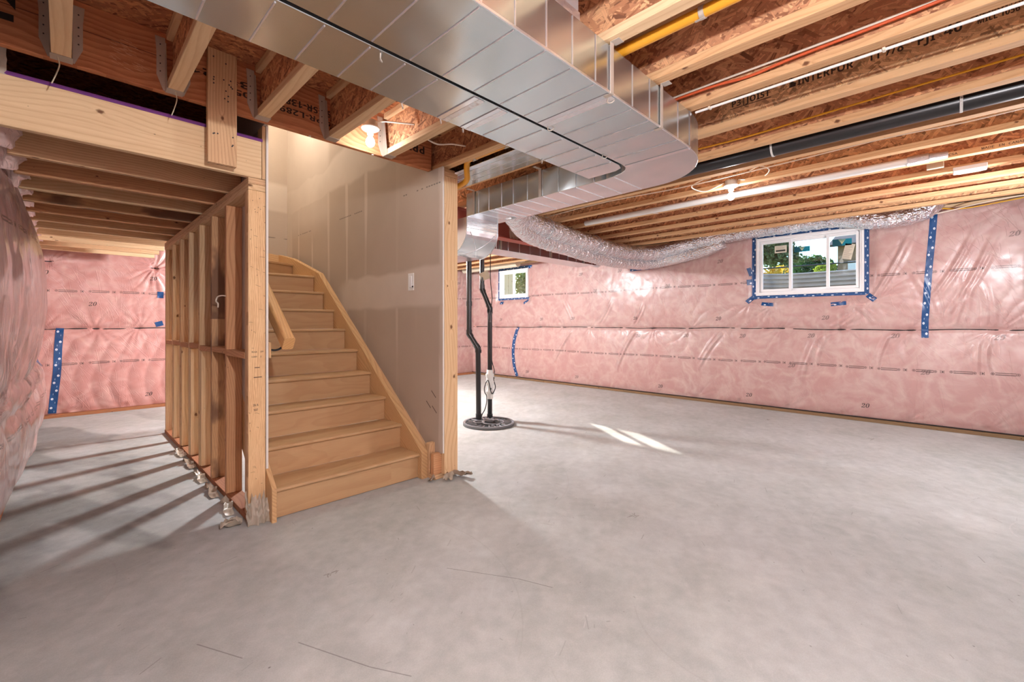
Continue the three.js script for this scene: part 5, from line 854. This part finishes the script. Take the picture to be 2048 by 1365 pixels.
const wt = (W, b, name, lab) => {
  const a0 = W.a0, a1 = W.a1, y0 = W.y0, y1 = W.y1, f = (u, v) => Math.max(0.014, rightDepth(u, v));
  solo('sheathing_tape', tapeStrip(atR, f, onR([[a1 + 0.05, y1 + 0.022], [(a0 + a1) / 2, y1 + 0.028], [a0 - 0.05, y1 + 0.022]]), 0.066, M.tape), M.tape, `blue tape strip across the top of the ${lab}`, 'tape');
  solo('sheathing_tape', tapeStrip(atR, f, onR([[a1 + 0.025, y1 + 0.03], [a1 + 0.03, (y0 + y1) / 2], [a1 + 0.028, y0 - 0.05]]), 0.058, M.tape), M.tape, `blue tape strip down the left jamb of the ${lab}`, 'tape');
  if (name === 1) solo('sheathing_tape', tapeStrip(atR, f, onR([[a0 - 0.022, y1 + 0.03], [a0 - 0.022, (y0 + y1) / 2], [a0 - 0.02, y0 - 0.03]]), 0.052, M.tape), M.tape, `blue tape strip down the right jamb of the ${lab}`, 'tape');
  solo('sheathing_tape', tapeStrip(atR, f, onR([[a1 + 0.02, y0 - 0.022], [(a0 + a1) / 2, y0 - 0.018], [a0 - 0.02, y0 - 0.02]]), 0.042, M.tape), M.tape, `blue tape strip along the sill of the ${lab}`, 'tape');
};
wt(WIN1, 6.975, 1, 'wide window'); wt(WIN2, 6.975, 2, 'small far window');
const patch = (at, dep, u, v, w, h, rot, lab, mat = M.tape) => { const c = Math.cos(rot), s = Math.sin(rot); solo('tape_patch', tapeStrip(at, dep, [[u - c * w / 2, v - s * w / 2], [u + c * w / 2, v + s * w / 2]], h, mat), mat, lab, 'tape'); };
patch(atR, rightDepth, -1.80, 1.475, 0.15, 0.048, -0.12, 'blue tape patch under the left end of the wide window sill');
patch(atR, rightDepth, -0.99, 1.458, 0.16, 0.048, 0.08, 'blue tape patch under the right end of the wide window sill');
patch(atR, rightDepth, -0.665, 1.525, 0.10, 0.06, -0.75, 'blue tape patch at the lower right corner of the wide window');
patch(atR, rightDepth, -2.02, 1.55, 0.12, 0.06, 0.75, 'blue tape patch at the lower left corner of the wide window');
patch(atR, rightDepth, -2.03, 1.95, 0.05, 0.12, 0.3, 'small blue tape tab on the left jamb of the wide window');
patch(atR, rightDepth, -2.035, 1.80, 0.06, 0.08, 0.1, 'lower small blue tape tab on the left jamb of the wide window');
patch(atR, rightDepth, -7.16, 1.67, 0.11, 0.06, 0.0, 'small blue tape patch under the small far window, at its left');
patch(atR, rightDepth, -6.42, 1.675, 0.13, 0.055, 0.6, 'small blue tape patch under the small far window, at its right');
patch(atR, () => 0.016, -6.30, 2.42, 0.10, 0.06, -0.1, 'small blue tape tab at the upper right of the small far window');
patch(atR, rightDepth, -3.72, 2.145, 0.44, 0.055, 0.03, 'blue tape patch under the red beam end');
patch(atR, rightDepth, -3.60, 2.27, 0.05, 0.16, 0.0, 'dark blue tape strip beside the red beam end');
patch(atB, backDepth, 0.985, 1.62, 0.07, 0.09, 0.0, 'blue tape tab on the far pink wall above the seam', M.tapePlain);
patch(atB, backDepth, 0.975, 1.20, 0.09, 0.07, 0.3, 'blue tape tab on the far pink wall at the seam', M.tapePlain);
for (const [u, v, l] of [[-0.135, 1.995, 'left'], [0.92, 2.0, 'right']]) solo('staple_bar', tapeStrip(atB, backDepth, [[u - 0.045, v], [u + 0.045, v + 0.003]], 0.012, M.staple).clone(), M.staple2 ??= std({ color: C(28, 26, 32), side: THREE.DoubleSide }), `dark batten pinching the plastic at the ${l} top of the far pink wall`, 'batten');
patch(atL, leftDepth, 6.6, 0.83, 0.09, 0.10, 0.6, 'dark tape scrap on the bulging left wall', M.tapePlain);

// ---------------------------------------------------------------- scraps at the feet of the framing
function scrap(b, a, w, h, seed, mat, label, nm = 'plastic_scrap', lift = 0) {
  const g = new THREE.PlaneGeometry(w, h, 14, 14), p = g.attributes.position;
  for (let i = 0; i < p.count; i++) { const x = p.getX(i), y = p.getY(i); const n = ridge(x * 16 + seed, y * 16 + seed * 3, 2); p.setXYZ(i, x + 0.02 * (vn(y * 20 + seed, 3) - 0.5), Math.max(0.002, lift * (0.5 + y / h) + 0.05 * Math.pow(n, 2) * (0.4 + vn(x * 9 + seed, y * 9))), -y * (lift ? 0.5 : 1) + 0.02 * (vn(x * 20, seed) - 0.5)); }
  g.computeVertexNormals(); const uvn = g.attributes.normal; g.rotateY(seed).translate(b, 0.001, -a); return solo(nm, g, mat, label, 'scrap');
}
M.plasticScrap = phy({ color: C(196, 184, 166), roughness: 0.4, transmission: 0.25, thickness: 0, side: THREE.DoubleSide });
{ // torn plastic wrapped round the foot of the front stud
  const g = new THREE.PlaneGeometry(0.22, 0.21, 18, 16), p = g.attributes.position;
  for (let i = 0; i < p.count; i++) { const x = p.getX(i), y = p.getY(i) + 0.105, t = x / 0.11, n = ridge(x * 18 + 4, y * 15, 2); p.setXYZ(i, 0.828 + x * 0.62 + (t > 0.7 ? 0.0 : 0), y * (0.45 + 0.5 * vn(t * 4.2 + 9, 2.5) + 0.12 * Math.sin(t * 19)) + 0.002, -(2.992 - 0.014 - 0.05 * Math.pow(n, 2) * (1 - y * 2.2) - 0.035 * (1 - y / 0.21) - (t < -0.72 ? -0.02 : 0))); }
  g.computeVertexNormals(); solo('plastic_scrap', g, M.plasticScrap, 'torn milky plastic wrapped around the foot of the front stud', 'scrap');
}
scrap(0.70, 3.03, 0.12, 0.10, 1.3, M.plasticScrap, 'crumpled plastic lying left of the front stud foot');
for (const [k, [b, a]] of [[0.745, 3.3], [0.74, 3.7], [0.745, 4.1], [0.75, 4.55], [0.75, 5.0]].entries()) scrap(b, a, 0.05, 0.24, 0.05 * k - 0.1, k % 2 ? M.debris : M.plasticScrap, `torn plastic strip along the stud wall plate, ${ORD[k + 1]} from the front stud`);
scrap(2.19, 2.72, 0.17, 0.12, 2.1, M.debris, 'crumpled debris at the foot of the drywall end stud', 'debris_heap', 0.01); scrap(2.08, 2.735, 0.10, 0.07, 0.6, M.plasticScrap, 'plastic scrap under the drywall end stud'); scrap(1.96, 2.79, 0.07, 0.04, 0.2, M.debris, 'dust crumbs at the foot of the right stair skirt', 'debris_heap');
{ const g = new THREE.PlaneGeometry(0.12, 0.17, 10, 10), p = g.attributes.position; for (let i = 0; i < p.count; i++) p.setZ(i, 0.03 * (fbm(p.getX(i) * 20 + 4, p.getY(i) * 20, 2) - 0.5)); g.computeVertexNormals(); g.rotateY(0.5).translate(-0.235, 2.40, -2.975); solo('plastic_scrap', g, M.plasticScrap, 'milky plastic scrap stuffed above the header board at far left', 'scrap'); }

// ---------------------------------------------------------------- outdoors
const yard = struct('ground'); const GY = 1.70;
part('lawn', [box(8.35, 60, GY - 0.2, GY, -60, 60, { c: 0 }), box(7.28, 8.35, GY - 0.2, GY, 2.3, 60, { c: 0 }), box(7.28, 8.35, GY - 0.2, GY, -60, 0.45, { c: 0 })], M.grass, yard);
part('well_bed', box(7.28, 8.4, 1.25, 1.45, 0.4, 2.35, { c: 0 }), M.soil, yard);
const well = thing('window_well', 'corrugated galvanized window well outside the wide window', 'window well', V(7.8, 1.42, 1.35));
{
  const pos = [], uv = [], idx = [], N = 60, K = 72; const y0 = 1.42, y1 = 2.015;
  for (let j = 0; j <= K; j++) { const y = y0 + (y1 - y0) * j / K, off = 0.014 * Math.sin(j / K * 2 * Math.PI * 9); for (let i = 0; i <= N; i++) { const t = i / N * Math.PI, ca = Math.sign(Math.cos(t)) * Math.abs(Math.cos(t)) ** 0.7, sa = Math.sin(t) ** 0.6; pos.push(7.29 + (0.98 + off) * sa, y, -(1.36 + (0.88 + off) * ca)); uv.push(i / N, j / K); } }
  for (let j = 0; j < K; j++) for (let i = 0; i < N; i++) { const a = j * (N + 1) + i; idx.push(a, a + 1, a + N + 2, a, a + N + 2, a + N + 1); }
  const g = new THREE.BufferGeometry(); g.setAttribute('position', new THREE.Float32BufferAttribute(pos, 3)); g.setAttribute('uv', new THREE.Float32BufferAttribute(uv, 2)); g.setIndex(idx); g.computeVertexNormals(); M.well.side = THREE.DoubleSide; part('shell', g, M.well, well);
}
function tree(label, b, a, y, w, h, col, n, seed, trunk = true) {
  const t = thing('tree', label, 'tree', V(b, GY, a)); let s = seed; const Q = () => { s = (s * 1664525 + 1013904223) >>> 0; return s / 4294967296; };
  const pos = []; const blobs = Array.from({ length: 9 }, () => [(Q() - 0.5) * w * 0.6, (Q() - 0.3) * h * 0.5, (Q() - 0.5) * w * 0.6, w * (0.2 + 0.16 * Q())]);
  for (let i = 0; i < n; i++) {
    const B = blobs[Math.floor(Q() * 9)], z = 2 * Q() - 1, p = Q() * 6.283, q = Math.sqrt(1 - z * z), r = B[3] * (0.75 + 0.35 * Q()), c = new THREE.Vector3(B[0] + r * q * Math.cos(p), y - GY + B[1] + r * z * 0.9, B[2] + r * q * Math.sin(p));
    const L = 0.05 + 0.06 * Q() * w * 0.5, d1 = new THREE.Vector3(Q() - 0.5, Q() - 0.5, Q() - 0.5).normalize().multiplyScalar(L), d2 = new THREE.Vector3(Q() - 0.5, Q() - 0.5, Q() - 0.5).normalize().multiplyScalar(L * 0.6);
    const v = [c.clone().sub(d1), c.clone().add(d2), c.clone().add(d1), c.clone().sub(d2)]; for (const k of [0, 1, 2, 0, 2, 3]) pos.push(v[k].x + b, v[k].y + GY, v[k].z - a);
  }
  const g = new THREE.BufferGeometry(); g.setAttribute('position', new THREE.Float32BufferAttribute(pos, 3)); g.computeVertexNormals(); const f = part('foliage', g, leaf(...col), t); f.userData.kind = 'stuff';
  if (trunk) part('trunk', [cyl(V(b, GY, a), V(b, y + h * 0.2, a), 0.06 * w * 0.4, 0.03 * w * 0.4, 10), bar(V(b, y - h * 0.2, a), V(b + 0.3 * w, y + 0.3 * h, a + 0.1 * w), 0.04, 0.04)], M.bark, t);
  return t;
}
tree('dark green leafy tree in the middle of the wide window view', 20.0, 3.9, 2.85, 2.0, 1.5, [70, 104, 48], 5200, 3);
tree('grey-green tree behind the left pane of the wide window', 16.9, 4.2, 3.6, 1.5, 1.8, [104, 118, 76], 4200, 9);
tree('yellow-green bush right of the middle pane', 18.1, 2.96, 2.85, 0.8, 0.7, [168, 178, 62], 2200, 21);
tree('yellow and orange autumn bush low in the left pane', 13.5, 3.36, 2.35, 0.75, 0.6, [226, 184, 60], 2000, 33);
tree('orange autumn bush at the left edge of the wide window view', 13.9, 3.95, 2.6, 0.45, 0.9, [222, 132, 58], 1200, 37);
tree('pale green bush outside the small far window', 12.5, 11.4, 2.5, 2.4, 2.4, [150, 156, 96], 3600, 51);
const hs = thing('house', 'brown neighbouring house with a sloped roof seen through the right pane', 'house', V(22.5, GY, 0.2)); const hb = 20.4, ha = 2.9, hy = 3.3;
part('wall', slabB([[hb - 1, GY], [hb - 1, hy + 0.75], [hb + 2.4, hy + 1.9], [hb + 5.5, hy + 0.75], [hb + 5.5, GY]], ha - 5.2, ha - 0.1, 0.01), M.house, hs);
part('roof', [bar(V(hb - 1.3, hy + 0.66, ha - 2.6), V(hb + 2.45, hy + 1.96, ha - 2.6), 5.5, 0.08), bar(V(hb + 2.45, hy + 1.96, ha - 2.6), V(hb + 5.8, hy + 0.66, ha - 2.6), 5.5, 0.08)], M.roof, hs);
part('window', box(hb - 1.03, hb - 0.99, hy - 0.35, hy + 0.1, ha - 0.65, ha - 0.4), M.vinyl, hs);
for (let i = 0; i < 5; i++) part('post', box(hb - 1.25, hb - 1.2, GY, hy + 0.25, ha - 0.95 - i * 0.14, ha - 0.91 - i * 0.14), M.vinyl, hs); part('porch_rail', box(hb - 1.26, hb - 1.19, hy + 0.24, hy + 0.28, ha - 1.55, ha - 0.9), M.vinyl, hs);
const fw = thing('wire_fence', 'thin dark fence rail crossing the view outside the wide window', 'fence', V(10, GY, 2)); part('rail', cyl(V(10, 2.33, 4.5), V(10, 2.30, -2.5), 0.014, 0.014, 8), M.strap, fw); for (const a of [4.4, -2.4]) part('post', cyl(V(10, GY, a), V(10, 2.36, a), 0.025, 0.025, 10), M.strap, fw);
const wf = thing('wooden_fence', 'tan board fence outside the small far window', 'fence', V(10.9, GY, 11)); for (let i = 0; i < 10; i++) part('board', box(10.87, 10.91, GY, 3.0, 10.7 + i * 0.2, 10.885 + i * 0.2), M.pineC, wf); part('rail', box(10.911, 10.95, 2.4, 2.48, 10.7, 12.7), M.pineB, wf);

scene.environment = null;
renderer.render(scene, camera);
